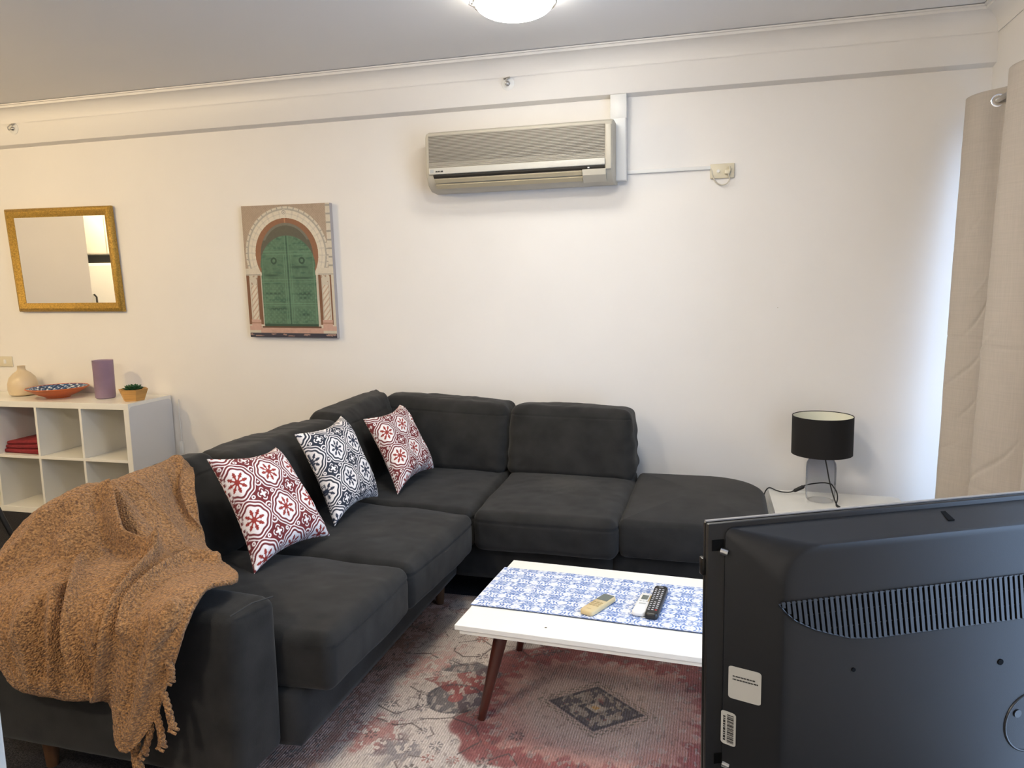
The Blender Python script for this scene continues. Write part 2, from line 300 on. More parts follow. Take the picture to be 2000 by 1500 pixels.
def soft_hex(corners, r, n=28, crown=None, wrinkle=0.0, seed=0, pleat=None, cap=60, groove=()):
    """upholstered block. corners: 4 bottom + 4 top, each (x0y0,x1y0,x1y1,x0y1). crown = dict of face -> bulge in metres"""
    K = np.array(corners, float)
    L = np.array([np.linalg.norm(K[1] - K[0]) + np.linalg.norm(K[5] - K[4]), np.linalg.norm(K[3] - K[0]) + np.linalg.norm(K[7] - K[4]), np.linalg.norm(K[4] - K[0]) + np.linalg.norm(K[6] - K[2])]) / 2
    h = L / 2
    ns = np.maximum(6, np.minimum(cap, (L / max(L) * n * 2).astype(int)))
    V = []; Q = []; off = 0
    def spacing(k):
        # denser near the rounded edges
        t = np.linspace(-1, 1, ns[k] + 1); return t
    for ax in range(3):
        for sgn in (-1, 1):
            u, v = [k for k in range(3) if k != ax]
            tu, tv = spacing(u), spacing(v)
            U, Vv = np.meshgrid(tu, tv, indexing='ij'); P = np.zeros(U.shape + (3,)); P[..., u] = U; P[..., v] = Vv; P[..., ax] = sgn
            V.append(P.reshape(-1, 3)); Q.append(grid_faces(len(tu), len(tv), off, flip=(sgn < 0) != (ax == 1))); off += U.size
    T = np.concatenate(V); Q = np.concatenate(Q)
    T, inv = np.unique(np.round(T, 6), axis=0, return_inverse=True); Q = inv.reshape(-1)[Q]
    p = T * h; rr = np.minimum(r, h * 0.98); inner = np.clip(p, -(h - rr), h - rr); d = p - inner
    q = d / rr; nq = np.linalg.norm(q, axis=1); mx = np.abs(q).max(1); sc = np.where(nq > 1e-9, mx / np.maximum(nq, 1e-9), 1); p = inner + d * sc[:, None]
    s = p / h
    cr = crown or {}
    disp = np.zeros_like(p)
    for f, a in cr.items():
        ax = 'xyz'.index(f[1]); sg = 1 if f[0] == '+' else -1; u, v = [k for k in range(3) if k != ax]
        w = np.clip(1 - s[:, u] ** 2, 0, 1) ** 0.6 * np.clip(1 - s[:, v] ** 2, 0, 1) ** 0.6 * np.clip(s[:, ax] * sg, 0, 1)
        disp[:, ax] += sg * a * w
    if pleat:   # gathered fabric at the two ends of the cushion
        ax, amp = pleat; o1 = [k for k in range(3) if k != ax]
        e = np.clip((np.abs(s[:, ax]) - 0.55) / 0.45, 0, 1) ** 1.5
        ph = p[:, 2] * 60 + np.sign(s[:, ax]) * 2 + vnoise(p, 6, seed + 3) * 5 + (1 - np.abs(s[:, ax])) * p[:, 2] * 120
        nn = q / np.maximum(nq, 1e-9)[:, None]
        disp += nn * (np.sin(ph) * amp * e * (.55 + .6 * vnoise(p, 9, seed + 5)))[:, None]
        t2 = np.clip((s[:, 2] - 0.55) / 0.45, 0, 1)
        disp += nn * (np.sin(p[:, ax] * 55 + vnoise(p, 6, seed + 9) * 9) * amp * 0.30 * t2 * (.6 + .8 * vnoise(p, 8, seed + 2)))[:, None]
    if wrinkle:
        nn = q / np.maximum(nq, 1e-9)[:, None]
        disp += nn * (vnoise(p, 7, seed, 3) * wrinkle)[:, None]
    for ax_, val, face, dep in groove:      # stitched seam: a shallow furrow at p[ax]=val on one face
        fa = 'xyz'.index(face[1]); w = np.exp(-((p[:, ax_] - val) / .0035) ** 2) * (s[:, fa] * (1 if face[0] == '+' else -1) > .80); disp -= (q / np.maximum(nq, 1e-9)[:, None]) * (w * dep)[:, None]
    p = p + disp; s = p / h; t = (s + 1) / 2
    x, y, z = t[:, 0:1], t[:, 1:2], t[:, 2:3]
    B = K[0] * (1 - x) * (1 - y) + K[1] * x * (1 - y) + K[2] * x * y + K[3] * (1 - x) * y
    Tp = K[4] * (1 - x) * (1 - y) + K[5] * x * (1 - y) + K[6] * x * y + K[7] * (1 - x) * y
    return B * (1 - z) + Tp * z, Q
def soft(name, corners, r, m, parent, **k):
    V, Q = soft_hex(corners, r, **k); return link(name, np_mesh(name, V, Q), m, parent)
def blk(x0, x1, y0, y1, z0, z1):
    return [(x0, y0, z0), (x1, y0, z0), (x1, y1, z0), (x0, y1, z0), (x0, y0, z1), (x1, y0, z1), (x1, y1, z1), (x0, y1, z1)]
def sm(a, b, x): t = np.clip((x - a) / (b - a), 0, 1); return t * t * (3 - 2 * t)
def lerp(A, B, m): return A * (1 - m[..., None]) + np.asarray(B, float) * m[..., None]

# ================================================================== THE SETTING
XR, ZC, YF, XL = 1.20, 2.60, -5.4, -7.4
def struct(name, boxes, m, bev=0, label=None):
    bm = bmesh.new()
    for lo, hi in boxes: box(bm, lo, hi, bev)
    o = done(name, bm, m, smooth=False, origin=tuple((a + b) / 2 for a, b in zip(boxes[0][0], boxes[0][1]))); tag(o, label, kind='structure'); return o
struct('floor', [((XL, YF, -0.1), (XR, 0, 0))], M['carpet'])
struct('ceiling', [((XL, YF, ZC), (XR + .1, 0.1, ZC + 0.1))], M['ceil'])
struct('wall_back', [((XL - .1, 0, -0.1), (XR + 0.1, 0.1, ZC))], M['wall'])
WY0, WY1, WZ0, WZ1 = -3.7, -0.11, 0.06, 2.06
struct('wall_right', [((XR, YF, -0.1), (XR + .12, WY0, ZC)), ((XR, WY1, -.1), (XR + .12, 0, ZC)), ((XR, WY0, WZ1), (XR + .12, WY1, ZC)), ((XR, WY0, -.1), (XR + .12, WY1, WZ0))], M['wall'])
struct('wall_front', [((XL - .1, YF - .1, -.1), (XR + .1, YF, ZC))], M['wall'])
struct('wall_left', [((XL - .1, YF, -.1), (XL, 0, ZC))], M['wall'])
struct('wall_partition', [((-6.32, -2.32, 0), (-6.2, 0, ZC))], M['wall'])
# window in the right wall: a tall sliding pane set behind the curtain
bm = bmesh.new()
for y in (WY0, (WY0 + WY1) / 2 - .025, WY1 - .05): box(bm, (XR + .03, y, WZ0), (XR + .09, y + .05, WZ1))
for z in (WZ0, WZ1 - .05): box(bm, (XR + .03, WY0, z), (XR + .09, WY1, z + .05))
wf = done('window_1', bm, M['steel'], origin=(XR + .06, (WY0 + WY1) / 2, WZ0), smooth=False); tag(wf, kind='structure')
bm = bmesh.new(); box(bm, (XR + .055, WY0 + .05, WZ0 + .05), (XR + .061, WY1 - .05, WZ1 - .05)); done('pane', bm, M['pane'], wf, smooth=False)
# beam along the top of the back wall, then the coved cornice
def sweep_x(bm, prof, x0, x1, m0=0.0, m1=0.0):
    """prof = [(y,z)], mitre: x end moves by m*y"""
    A = [bm.verts.new((x0 + m0 * y, y, z)) for y, z in prof]; B = [bm.verts.new((x1 + m1 * y, y, z)) for y, z in prof]
    n = len(A)
    for k in range(n): bm.faces.new((A[k], A[(k + 1) % n], B[(k + 1) % n], B[k]))
    bm.faces.new(A[::-1]); bm.faces.new(B)
bm = bmesh.new(); sweep_x(bm, [(0, 2.354), (-.055, 2.364), (-.058, 2.368), (-.058, ZC), (0, ZC)], XL, XR)
tag(done('trim_1', bm, M['trim'], origin=(-2, 0, 2.36)), 'painted beam along the top of the back wall', kind='structure')
def cove(r):
    p = [(-.058, ZC - .003), (-.058, 2.496), (-.0625, 2.494), (-.064, 2.500)]
    for k in range(9):
        a = PI / 2 * k / 8; p.append((-.064 - .070 * (1 - math.cos(a)), 2.502 + .076 * math.sin(a)))
    p += [(-.136, 2.590), (-.150, 2.590), (-.150, ZC - .003)]
    return p
bm = bmesh.new(); sweep_x(bm, cove(0), XL, XR + .058, 0, 1.0)
tag(done('trim_2', bm, M['trim'], origin=(-2, -.1, 2.5)), 'coved cornice along the back wall', kind='structure')
# the same cove along the right wall, mitred into the first
bm = bmesh.new(); pr = [(y + .058, z) for y, z in cove(0)]
A = [bm.verts.new((XR + y, y - .058, z)) for y, z in pr]; B = [bm.verts.new((XR + y, YF, z)) for y, z in pr]; n = len(A)
for k in range(n): bm.faces.new((A[k], A[(k + 1) % n], B[(k + 1) % n], B[k]))
bm.faces.new(A[::-1]); bm.faces.new(B)
tag(done('trim_3', bm, M['trim'], origin=(XR, -2, 2.5)), 'coved cornice along the right wall', kind='structure')
struct('baseboard_back', [((XL, -.016, 0), (XR, 0, .09))], M['trim'], .003)
struct('baseboard_right', [((XR - .016, YF, 0), (XR, WY0 - .01, .09)), ((XR - .016, WY1 + .01, 0), (XR, -.016, .09))], M['trim'], .003)
struct('trim_4', [((-.83, -3.66, 0), (-.743, -3.60, 2.1))], M['jamb'], .004, 'white painted door jamb post beside the camera')

# ================================================================== CEILING LIGHT
CL = Vector((-0.85, -0.935, 2.6))
t = empty('ceiling_light', CL, 'lit round frosted glass ceiling light with chrome clips', 'ceiling light')
bm = bmesh.new(); lathe(bm, [(0, 0), (.135, 0), (.135, -.03), (.0, -.03)], CL, 48); done('base_plate', bm, M['chrome'], t)
bm = bmesh.new(); lathe(bm, [(.168, -.028), (.176, -.032), (.178, -.040), (.172, -.046), (.164, -.040)], CL, 64, closed=True); done('rim', bm, M['chrome'], t)
bm = bmesh.new(); lathe(bm, [(.165 * math.sin(PI / 2 * k / 12) if k else 0, -.036 - .064 * math.cos(PI / 2 * k / 12)) for k in range(13)], CL, 64); done('glass_dome', bm, M['dome'], t)
for a in (200, 320, 80):
    a = math.radians(a); d = Vector((math.cos(a), math.sin(a), 0)); bm = bmesh.new()
    tube(bm, [CL + d * .135 + Vector((0, 0, -.01)), CL + d * .182 + Vector((0, 0, -.018)), CL + d * .186 + Vector((0, 0, -.045)), CL + d * .160 + Vector((0, 0, -.056))], .006, 8)
    done('clip', bm, M['chrome'], t)
def far_light(p, label, dm='dome_warm', R_=.13):
    p = Vector(p); t = empty('ceiling_light', p, label, 'ceiling light')
    bm = bmesh.new(); lathe(bm, [(0, 0), (.14, 0), (.14, -.025), (0, -.025)], p, 32); done('base_plate', bm, M['chrome'], t)
    bm = bmesh.new(); lathe(bm, [(R_ * math.sin(PI / 2 * k / 8) if k else 0, -.03 - .05 * math.cos(PI / 2 * k / 8)) for k in range(9)], p, 32); done('glass_dome', bm, M[dm], t)
far_light((-4.3, -2.1, 2.6), 'warm ceiling light over the dining end of the room')
far_light((-0.55, -2.0, 2.6), 'second round ceiling light above the coffee table', 'dome2', .165)
far_light((-1.6, -4.7, 2.6), 'added fill light behind the viewer, shaped as a ceiling light', 'dome_fill', .13)  # unseen fill, added to brighten the sofa arm and other viewer-facing sides
far_light((-6.25, -3.5, 2.6), 'warm ceiling light in the kitchen')

# ================================================================== AIR CONDITIONER
ax0, ax1, az0, az1 = -1.558, -0.545, 1.905, 2.222
t = empty('air_conditioner', ((ax0 + ax1) / 2, 0, az0), 'old cream wall-mounted split air conditioner with ribbed front grille', 'air conditioner')
def ac_prof(ins=0.0):
    # side outline (y, z) of the case; front face leans, underside slopes back to the wall
    return [(0, az1 - .012), (-.150, az1 - ins), (-.180, az1 - .012 - ins), (-.190, az1 - .035), (-.196, az0 + .105), (-.190, az0 + .075), (-.165, az0 + .03), (-.12, az0 + .004), (-.05, az0), (0, az0 + .004)]
bm = bmesh.new(); sweep_x(bm, ac_prof(), ax0, ax1)
bmesh.ops.recalc_face_normals(bm, faces=bm.faces)
bmesh.ops.bevel(bm, geom=[e for e in bm.edges if len(e.link_faces) == 2 and e.calc_face_angle(0) > .9 and all(v.co.y < -.01 for v in e.verts)], offset=.012, segments=3, affect='EDGES', profile=.5)
done('case', bm, M['ac'], t)
bm = bmesh.new()
gz0, gz1 = 2.028, 2.196
def ac_y(z): return -.190 - (az1 - .035 - z) / (az1 - .035 - az0 - .105) * .006
nr = 22
for k in range(nr):
    z = gz0 + (gz1 - gz0) * (k + .5) / nr; y = ac_y(z)
    extrude_poly(bm, [(ax0 + .022, y - .0005, z + .0032), (ax0 + .022, y - .0058, z + .0018), (ax0 + .022, y - .0058, z - .0010), (ax0 + .022, y - .0005, z - .0022)], (ax1 - ax0 - .062, 0, 0))
done('grille', bm, M['ac_rib'], t, smooth=False)
bm = bmesh.new(); box(bm, (ax0 + .022, -.1945, gz0), (ax1 - .04, -.188, gz1), .001); done('grille_backing', bm, mat('grille_shade_grey', (.16, .14, .11), .7), t, smooth=False)
bm = bmesh.new(); box(bm, (ax0 + .020, -.205, 1.992), (ax1 - .038, -.190, 2.026), .004, 3); done('front_band', bm, M['ac_band'], t)
bm = bmesh.new(); box(bm, (ax1 - .036, -.201, 1.97), (ax1 - .006, -.188, az1 - .03), .004); done('side_trim', bm, M['ac'], t)
# small badge and print on the band
bm = bmesh.new(); box(bm, (ax0 + .03, -.2062, 2.000), (ax0 + .05, -.2048, 2.018)); done('badge', bm, M['btn_grey'], t, smooth=False)
bm = bmesh.new()
box(bm, (ax0 + .060, -.2058, 2.003), (ax0 + .105, -.2048, 2.0045))
for k, w in enumerate((.006, .004, .005, .004, .006, .004)): box(bm, (ax0 + .062 + k * .0075, -.2062, 2.004), (ax0 + .062 + k * .0075 + w, -.2048, 2.010))
done('print', bm, M['ink'], t, smooth=False)
bm = bmesh.new()
X = Matrix.Identity(4)
extrude_poly(bm, [(ax0 + .045, -.197, 1.982), (ax0 + .045, -.199, 1.990), (ax0 + .045, -.190, 1.990), (ax0 + .045, -.10, 1.915), (ax0 + .045, -.118, 1.914)], (ax1 - ax0 - .085, 0, 0)); done('air_slot', bm, M['ac_dark'], t, smooth=False)
for (y0, z0, y1, z1) in ((-.198, 1.966, -.186, 1.950), (-.184, 1.940, -.166, 1.922)):
    bm = bmesh.new(); d = Vector((0, y1 - y0, z1 - z0)); nn = Vector((0, -d.z, d.y)).normalized() * .004
    p = Vector((ax0 + .055, y0, z0)); extrude_poly(bm, [p + nn, p + d + nn, p + d - nn, p - nn], (.80, 0, 0)); done('air_flap', bm, M['ac_flap'], t, smooth=False)
bm = bmesh.new(); extrude_poly(bm, [(-.70, -.200, 1.974), (-.70, -.194, 1.945), (-.70, -.158, 1.912), (-.70, -.13, 1.93), (-.70, -.17, 1.976)], (.12, 0, 0)); done('cover_flap', bm, M['ac'], t, smooth=False)
bm = bmesh.new(); box(bm, (-.672, -.2055, 1.978), (-.662, -.199, 1.984)); done('indicator', bm, M['btn_white'], t, smooth=False)

# pipe cover, cable trunking, outlet
bm = bmesh.new(); box(bm, (-.572, -.060, 1.925), (-.493, 0, 2.362), .006, 3)
box(bm, (-.575, -.062, 2.24), (-.490, 0, 2.362), .004)
tag(done('pipe_cover', bm, M['pvc'], origin=(-.53, 0, 1.925)), 'white vertical pipe cover running from air conditioner to the beam', 'pipe cover')
bm = bmesh.new(); box(bm, (-.493, -.014, 1.962), (-.066, 0, 1.980), .002)
tag(done('cable_trunking', bm, M['pvc'], origin=(-.28, 0, 1.97)), 'thin white cable trunking between pipe cover and wall outlet', 'cable trunking')
t = empty('wall_outlet', (-.01, 0, 1.95), 'ivory power outlet beside air conditioner with plug and looped lead', 'power outlet')
bm = bmesh.new(); box(bm, (-.068, -.012, 1.915), (.052, 0, 1.988), .003, 2); done('plate', bm, M['switch'], t)
bm = bmesh.new(); lathe(bm, [(0, 0), (.008, 0), (.008, .004), (0, .004)], (0, 0, 0), 20); bmesh.ops.transform(bm, matrix=Matrix.Translation((-.028, -.012, 1.951)) @ Matrix.Rotation(PI / 2, 4, 'X'), verts=bm.verts); done('switch_button', bm, M['pvc'], t)
bm = bmesh.new(); box(bm, (.002, -.028, 1.933), (.030, -.010, 1.955), .005, 2); tube(bm, [(.026, -.024, 1.944), (.030, -.03, 1.955), (.024, -.03, 1.972)], .005, 8); done('plug', bm, M['switch'], t)
bm = bmesh.new(); tube(bm, crom([(.022, -.025, 1.936), (.028, -.022, 1.905), (.012, -.02, 1.885), (-.014, -.018, 1.882), (-.040, -.016, 1.898), (-.056, -.014, 1.93), (-.062, -.010, 1.962), (-.075, -.007, 1.97)], 40), .0032, 8); done('lead', bm, mat('cream_cord', (.55, .51, .42), .5), t)
bm = bmesh.new(); lathe(bm, [(0, 0), (.0025, 0), (.0025, .002), (0, .002)], (0, 0, 0), 12); bmesh.ops.transform(bm, matrix=Matrix.Translation((.278, 0, 1.25)) @ Matrix.Rotation(PI / 2, 4, 'X'), verts=bm.verts)
tag(done('wall_nail', bm, M['ac'], origin=(.278, 0, 1.25)), 'tiny nail head in the bare wall above the lamp', 'nail')
# round clear hooks under the cornice
for (x, lab) in ((-4.45, 'small round clear hook on the beam above the gold mirror'), (-1.122, 'small round clear hook on the beam above the air conditioner')):
    t = empty('wall_hook', (x, -.058, 2.462), lab, 'hook', 'round hooks under the cornice')
    R90 = Matrix.Rotation(PI / 2, 4, 'X')
    bm = bmesh.new(); lathe(bm, [(0, 0), (.034, 0), (.035, .003), (.026, .006), (0, .006)], (0, 0, 0), 32); bmesh.ops.transform(bm, matrix=Matrix.Translation((x, -.058, 2.462)) @ R90, verts=bm.verts); done('disc', bm, M['pvc'], t)
    bm = bmesh.new(); lathe(bm, [(0, 0), (.012, 0), (.013, .008), (.007, .016), (0, .018)], (0, 0, 0), 20); bmesh.ops.transform(bm, matrix=Matrix.Translation((x, -.063, 2.462)) @ R90, verts=bm.verts); done('collar', bm, M['steel'], t)
    bm = bmesh.new(); tube(bm, crom([(x, -.075, 2.485), (x, -.10, 2.47), (x, -.105, 2.455), (x, -.092, 2.448), (x, -.084, 2.458)], 16), .0035, 8); tube(bm, [(x - .02, -.07, 2.486), (x + .015, -.075, 2.490)], .005, 8); done('hook', bm, M['steel'], t)

# ================================================================== MIRROR
def quadframe(name, parent, cs, w, prof, m):
    """frame swept round the corners cs (outer, TL TR BR BL), prof = [(inset 0..1, depth)]"""
    cs = [Vector(c) for c in cs]; cen = sum(cs, Vector()) / 4; bm = bmesh.new(); R = []
    U = (cs[1] - cs[0]).normalized(); V = (cs[0] - cs[3]).normalized()
    sg = [(1, -1), (-1, -1), (-1, 1), (1, 1)]
    for i, c in enumerate(cs): R.append([bm.verts.new(c + U * (sg[i][0] * w * s) + V * (sg[i][1] * w * s) + Vector((0, -d, 0))) for s, d in prof])
    n = len(prof)
    for i in range(4):
        A, B = R[i], R[(i + 1) % 4]
        for k in range(n): bm.faces.new((A[k], A[(k + 1) % n], B[(k + 1) % n], B[k]))
    return done(name, bm, m, parent)
t = empty('wall_mirror', (-4.19, 0, 1.62), 'rectangular wall mirror in a thick antique gold frame', 'mirror')
mc = [(-4.630, -.012, 1.960), (-3.778, -.012, 1.948), (-3.752, -.002, 1.272), (-4.600, -.002, 1.279)]
quadframe('frame', t, mc, .058, [(0, 0), (0, .020), (.15, .032), (.4, .038), (.7, .030), (.9, .018), (1, .016), (1, 0)], M['gold'])
a = [Vector(c) for c in mc]; U = (a[1] - a[0]).normalized(); V = (a[0] - a[3]).normalized(); w = .054
g = [a[0] + U * w - V * w, a[1] - U * w - V * w, a[2] - U * w + V * w, a[3] + U * w + V * w]
bm = bmesh.new(); extrude_poly(bm, [p + Vector((0, -.013, 0)) for p in g], (0, .010, 0)); done('mirror_glass', bm, M['mirror'], t, smooth=False)

# kitchen end, seen only in the mirror
t = empty('refrigerator', (-7.05, -3.3, 0), 'white kitchen refrigerator with black handle, seen in the gold mirror', 'refrigerator')
bm = bmesh.new(); box(bm, (-7.39, -3.7, .03), (-6.75, -2.75, 1.62), .015, 3); done('cabinet', bm, M['fridge'], t)
bm = bmesh.new(); box(bm, (-6.752, -3.68, .06), (-6.70, -2.77, 1.60), .012, 3); dd = done('door', bm, M['fridge'], t)
bm = bmesh.new(); tube(bm, [(-6.69, -2.86, .95), (-6.66, -2.86, .98), (-6.66, -2.86, 1.25), (-6.69, -2.86, 1.28)], .010, 8); done('handle', bm, M['black'], dd)
t = empty('kitchen_cupboard', (-7.1, -3.3, 1.78), 'cream overhead kitchen cupboard, seen in the gold mirror', 'cupboard')
bm = bmesh.new(); box(bm, (-7.39, -4.2, 1.72), (-6.80, -2.70, 2.55), .004); done('carcass', bm, M['white_lam'], t)
for y in (-4.19, -3.70, -3.21):
    bm = bmesh.new(); box(bm, (-6.80, y, 1.73), (-6.78, y + .48, 2.54), .004); done('door', bm, M['white_lam'], t)
struct('gap_shadow_strip', [((-7.40, -4.2, 1.60), (-7.385, -2.4, 1.74))], M['gap_shadow'])  # grey painted for the shadow in the gap between refrigerator and cupboard

# ================================================================== DOOR PICTURE ON CANVAS
def painting():
    nu, nv = 300, 400
    U, V = np.meshgrid(np.linspace(0, 1, nu), np.linspace(0, 1.333, nv), indexing='ij')   # V runs downwards
    P = np.stack([U, V, 0 * U], -1).reshape(-1, 3); u = P[:, 0]; v = P[:, 1]
    n1 = vnoise(P, 9, 1, 3); n2 = vnoise(P, 40, 2, 2); n3 = vnoise(P * [1, 3, 1], 16, 5, 3)
    C = np.tile(np.array([.40, .31, .23]), (len(u), 1)) * (1 + .10 * n2[:, None])                 # woven brick ground
    bw = ((np.sin(u * 250) * np.sin(v * 250)) > .1).astype(float); C = lerp(C, (.30, .23, .17), bw * .5)
    cream = np.array([.60, .55, .45]); grey = np.array([.33, .31, .27]); brown = np.array([.25, .12, .065]); olive = np.array([.105, .10, .072]); green = np.array([.085, .165, .105]); dgreen = np.array([.035, .085, .055]); rose = np.array([.47, .30, .24])
    rt = sm(.948, .955, u) * (v < .66); C = lerp(C, cream, rt); C = lerp(C, grey, rt * (np.sin(v * 75) > .8))
    r = np.hypot(u - .488, v - .49); ang = np.arctan2(v - .49, u - .488); up = (v < .66)
    C = lerp(C, cream, (r < .472) * up * .95); C = lerp(C, grey, (r < .472) * (r > .452) * up * (np.sin(ang * 46) > .86)); C = lerp(C, grey, (r < .452) * (r > .436) * up * .8)
    C = lerp(C, cream * 1.08, (r < .432) * up); C = lerp(C, grey * 1.3, (r < .432) * (r > .365) * up * .35 * (np.sin(ang * 36) > .72)); C = lerp(C, grey, (np.abs(r - .40) < .004) * up * .35)
    rd = np.hypot(u - .485, (v - .075)); C = lerp(C, cream * 1.1, (rd < .028)); C = lerp(C, grey, (np.abs(rd - .018) < .004) * 1.); C = lerp(C, grey, (np.abs(u - .485) + np.abs(v - .075) < .009) * 1.)
    C = lerp(C, cream, (v > .63) * (v < .70) * ((u < .19) | (u > .80))); C = lerp(C, grey * .7, (np.abs(v - .693) < .004) * ((u < .17) | (u > .83)))
    C = lerp(C, brown, (r < .358) * (v < .67)); C = lerp(C, brown * 1.6, (r < .358) * (v < .3) * (np.abs(u - .49) < .008))
    r2 = np.hypot((u - .488) / .92, (v - .505)); C = lerp(C, olive, (r2 < .325) * (v < .70)); C = lerp(C, grey * .8, (r2 < .325) * (r2 > .30) * (v < .35) * .4)
    # lower zone
    low = v > .70
    C = lerp(C, cream * .97, low * 1.)
    C = lerp(C, brown * .75, low * ((u < .035) | ((u > .125) & (u < .168)) | ((u > .828) & (u < .862)) | ((u > .955) & (u < .972))) * (v < 1.20))
    for c0 in (.085, .905):
        d = np.abs(u - c0); colm = (d < .040) * low * (v < 1.17)
        C = lerp(C, cream * (1.03), colm); C = lerp(C, brown * 1.5, colm * (np.sin((v * 1.0 + (u - c0) * 1.2) * 105) > .45) * (v > .80) * .55); C = lerp(C, grey * .8, colm * (d > .030) * .4)
        cap = (np.abs(u - c0) < .052 - .25 * (v - .70).clip(0, .2)) * (v > .70) * (v < .80); C = lerp(C, cream * .9, cap); C = lerp(C, brown, cap * (n2 > .25) * .6)
        bs = (d < .055) * (v > 1.15) * (v < 1.26); C = lerp(C, rose * 1.1, bs); C = lerp(C, brown, bs * (np.sin(v * 150) > .6) * .6)
    C = lerp(C, cream * .8, ((u > .168) & (u < .19) | (u > .81) & (u < .828)) * low)
    # green double door
    ra = np.hypot((u - .492) / 1.0, v - .62); D = ((ra < .315) & (v < .62)) | ((np.abs(u - .492) < .312 - .0 * v) & (v >= .62) & (v < 1.215))
    D = D & ~((v > .62) & (v < .70) & (np.abs(u - .492) > .305)); Dm = D.astype(float)
    G = green * (1 + .28 * n1[:, None] + .22 * n2[:, None]); G = lerp(G, dgreen * 1.3, sm(.05, .45, n3) * .8)
    px = np.abs(np.abs(u - .492) - .165); ln = np.zeros(len(u))
    for vv in (.46, .49, .745, .77, .985, 1.01): ln = np.maximum(ln, (np.abs(v - vv) < .0045) * 1.)
    ln = np.maximum(ln, (np.abs(px - .125) < .004) * (v > .5)); G = lerp(G, green * 1.55, ln * .55)
    G = lerp(G, dgreen, (np.abs(u - .492) < .006) * 1.); G = lerp(G, green * 1.3, (np.abs(np.abs(u - .492) - .018) < .006) * .8)
    for (sx, sy, sw) in ((.30, .885, .10), (.66, .89, .09), (.66, .93, .06), (.35, 1.04, .11), (.65, .73, .11), (.30, .70, .08), (.62, .62, .10), (.66, 1.10, .07)):
        G = lerp(G, dgreen * .8, np.exp(-((u - sx) / sw) ** 4 - ((v - sy) / .011) ** 2) * .85)
    for cx in (.335, .655):
        rr = np.hypot(u - cx, v - .555); G = lerp(G, dgreen * .7, (np.abs(rr - .026) < .009) * .9)
    lace = ((np.abs(u - .492) > .05) & (np.sin(u * 130) * np.sin(v * 130) > .35) & (((v > 1.03) & (v < 1.18)) | ((v > .80) & (v < .96)) | (v < .44))); G = lerp(G, green * 1.5, lace * .35)
    C = lerp(C, G, Dm)
    C = lerp(C, dgreen * .8, (v > 1.195) * (v < 1.222) * (np.abs(u - .492) < .31)); C = lerp(C, brown * .45, (v >= 1.218) * (v < 1.235) * (np.abs(u - .49) < .34))
    C = lerp(C, rose * (1 + .2 * n3[:, None]), (v >= 1.235) * (v < 1.292) * (np.abs(u - .49) < .36)); C = lerp(C, cream * .9, (v >= 1.262) * (v < 1.292) * (np.abs(u - .49) >= .36)); C = lerp(C, rose * 1.1, (v > 1.215) * (v < 1.262) * (np.abs(u - .49) >= .36))
    C = lerp(C, np.array([.035, .033, .05]), (v >= 1.288) * 1.); C = lerp(C, rose * .9, (v > 1.296) * (v < 1.322) * (n3 > .22) * .8)
    return U, V, np.clip(C, .005, .9)
t = empty('canvas_picture', (-2.52, 0, 1.10), 'unframed canvas picture of a green arched double door', 'picture')
c4 = [Vector(p) for p in ((-2.822, -.035, 1.899), (-2.230, -.035, 1.893), (-2.224, -.032, 1.098), (-2.816, -.032, 1.106))]
U_, V_, C_ = painting(); vv = V_ / 1.333
G4 = [np.array(p) for p in c4]
Pp = (G4[0] * (1 - U_[..., None]) * (1 - vv[..., None]) + G4[1] * U_[..., None] * (1 - vv[..., None]) + G4[2] * U_[..., None] * vv[..., None] + G4[3] * (1 - U_[..., None]) * vv[..., None]).reshape(-1, 3)
Pp[:, 1] -= .0008
link('printed_face', np_mesh('printed_face', Pp, grid_faces(300, 400, flip=False), C_), M['p_paint'], t)
bm = bmesh.new(); extrude_poly(bm, c4, (0, .032, 0)); done('stretcher', bm, M['canvas_side'], t, smooth=False)

# ================================================================== CUBE SHELF AND WHAT STANDS ON IT
SX1, SZ, SY0, SY1 = -3.455, 0.728, -.39, -.012
t = empty('cube_shelf', (-4.2, -.2, 0), 'low white open cube shelf unit, two rows high, against the wall', 'shelf')
SX0 = SX1 - .04 - 4 * .3445
bm = bmesh.new(); box(bm, (SX0, SY0, SZ - .038), (SX1, SY1, SZ), .0015); done('top_panel', bm, M['white_lam'], t, smooth=False)
bm = bmesh.new(); box(bm, (SX0, SY0, 0), (SX1, SY1, .036), .0015); done('bottom_panel', bm, M['white_lam'], t, smooth=False)
bm = bmesh.new(); box(bm, (SX1 - .036, SY0, .036), (SX1 + .0, SY1, SZ - .038), .0015); done('side_panel', bm, M['white_lam'], t, smooth=False)
bm = bmesh.new(); box(bm, (SX0, SY0, .036), (SX0 + .036, SY1, SZ - .038), .0015); done('side_panel', bm, M['white_lam'], t, smooth=False)
for k in range(1, 4):
    x = SX1 - .018 - k * .3445; bm = bmesh.new(); box(bm, (x - .0085, SY0 + .001, .036), (x + .0085, SY1, SZ - .038), .001); done('divider', bm, M['white_lam'], t, smooth=False)
bm = bmesh.new(); box(bm, (SX0 + .036, SY0, .360), (SX1 - .036, SY1, .377), .001); done('middle_shelf', bm, M['white_lam'], t, smooth=False)
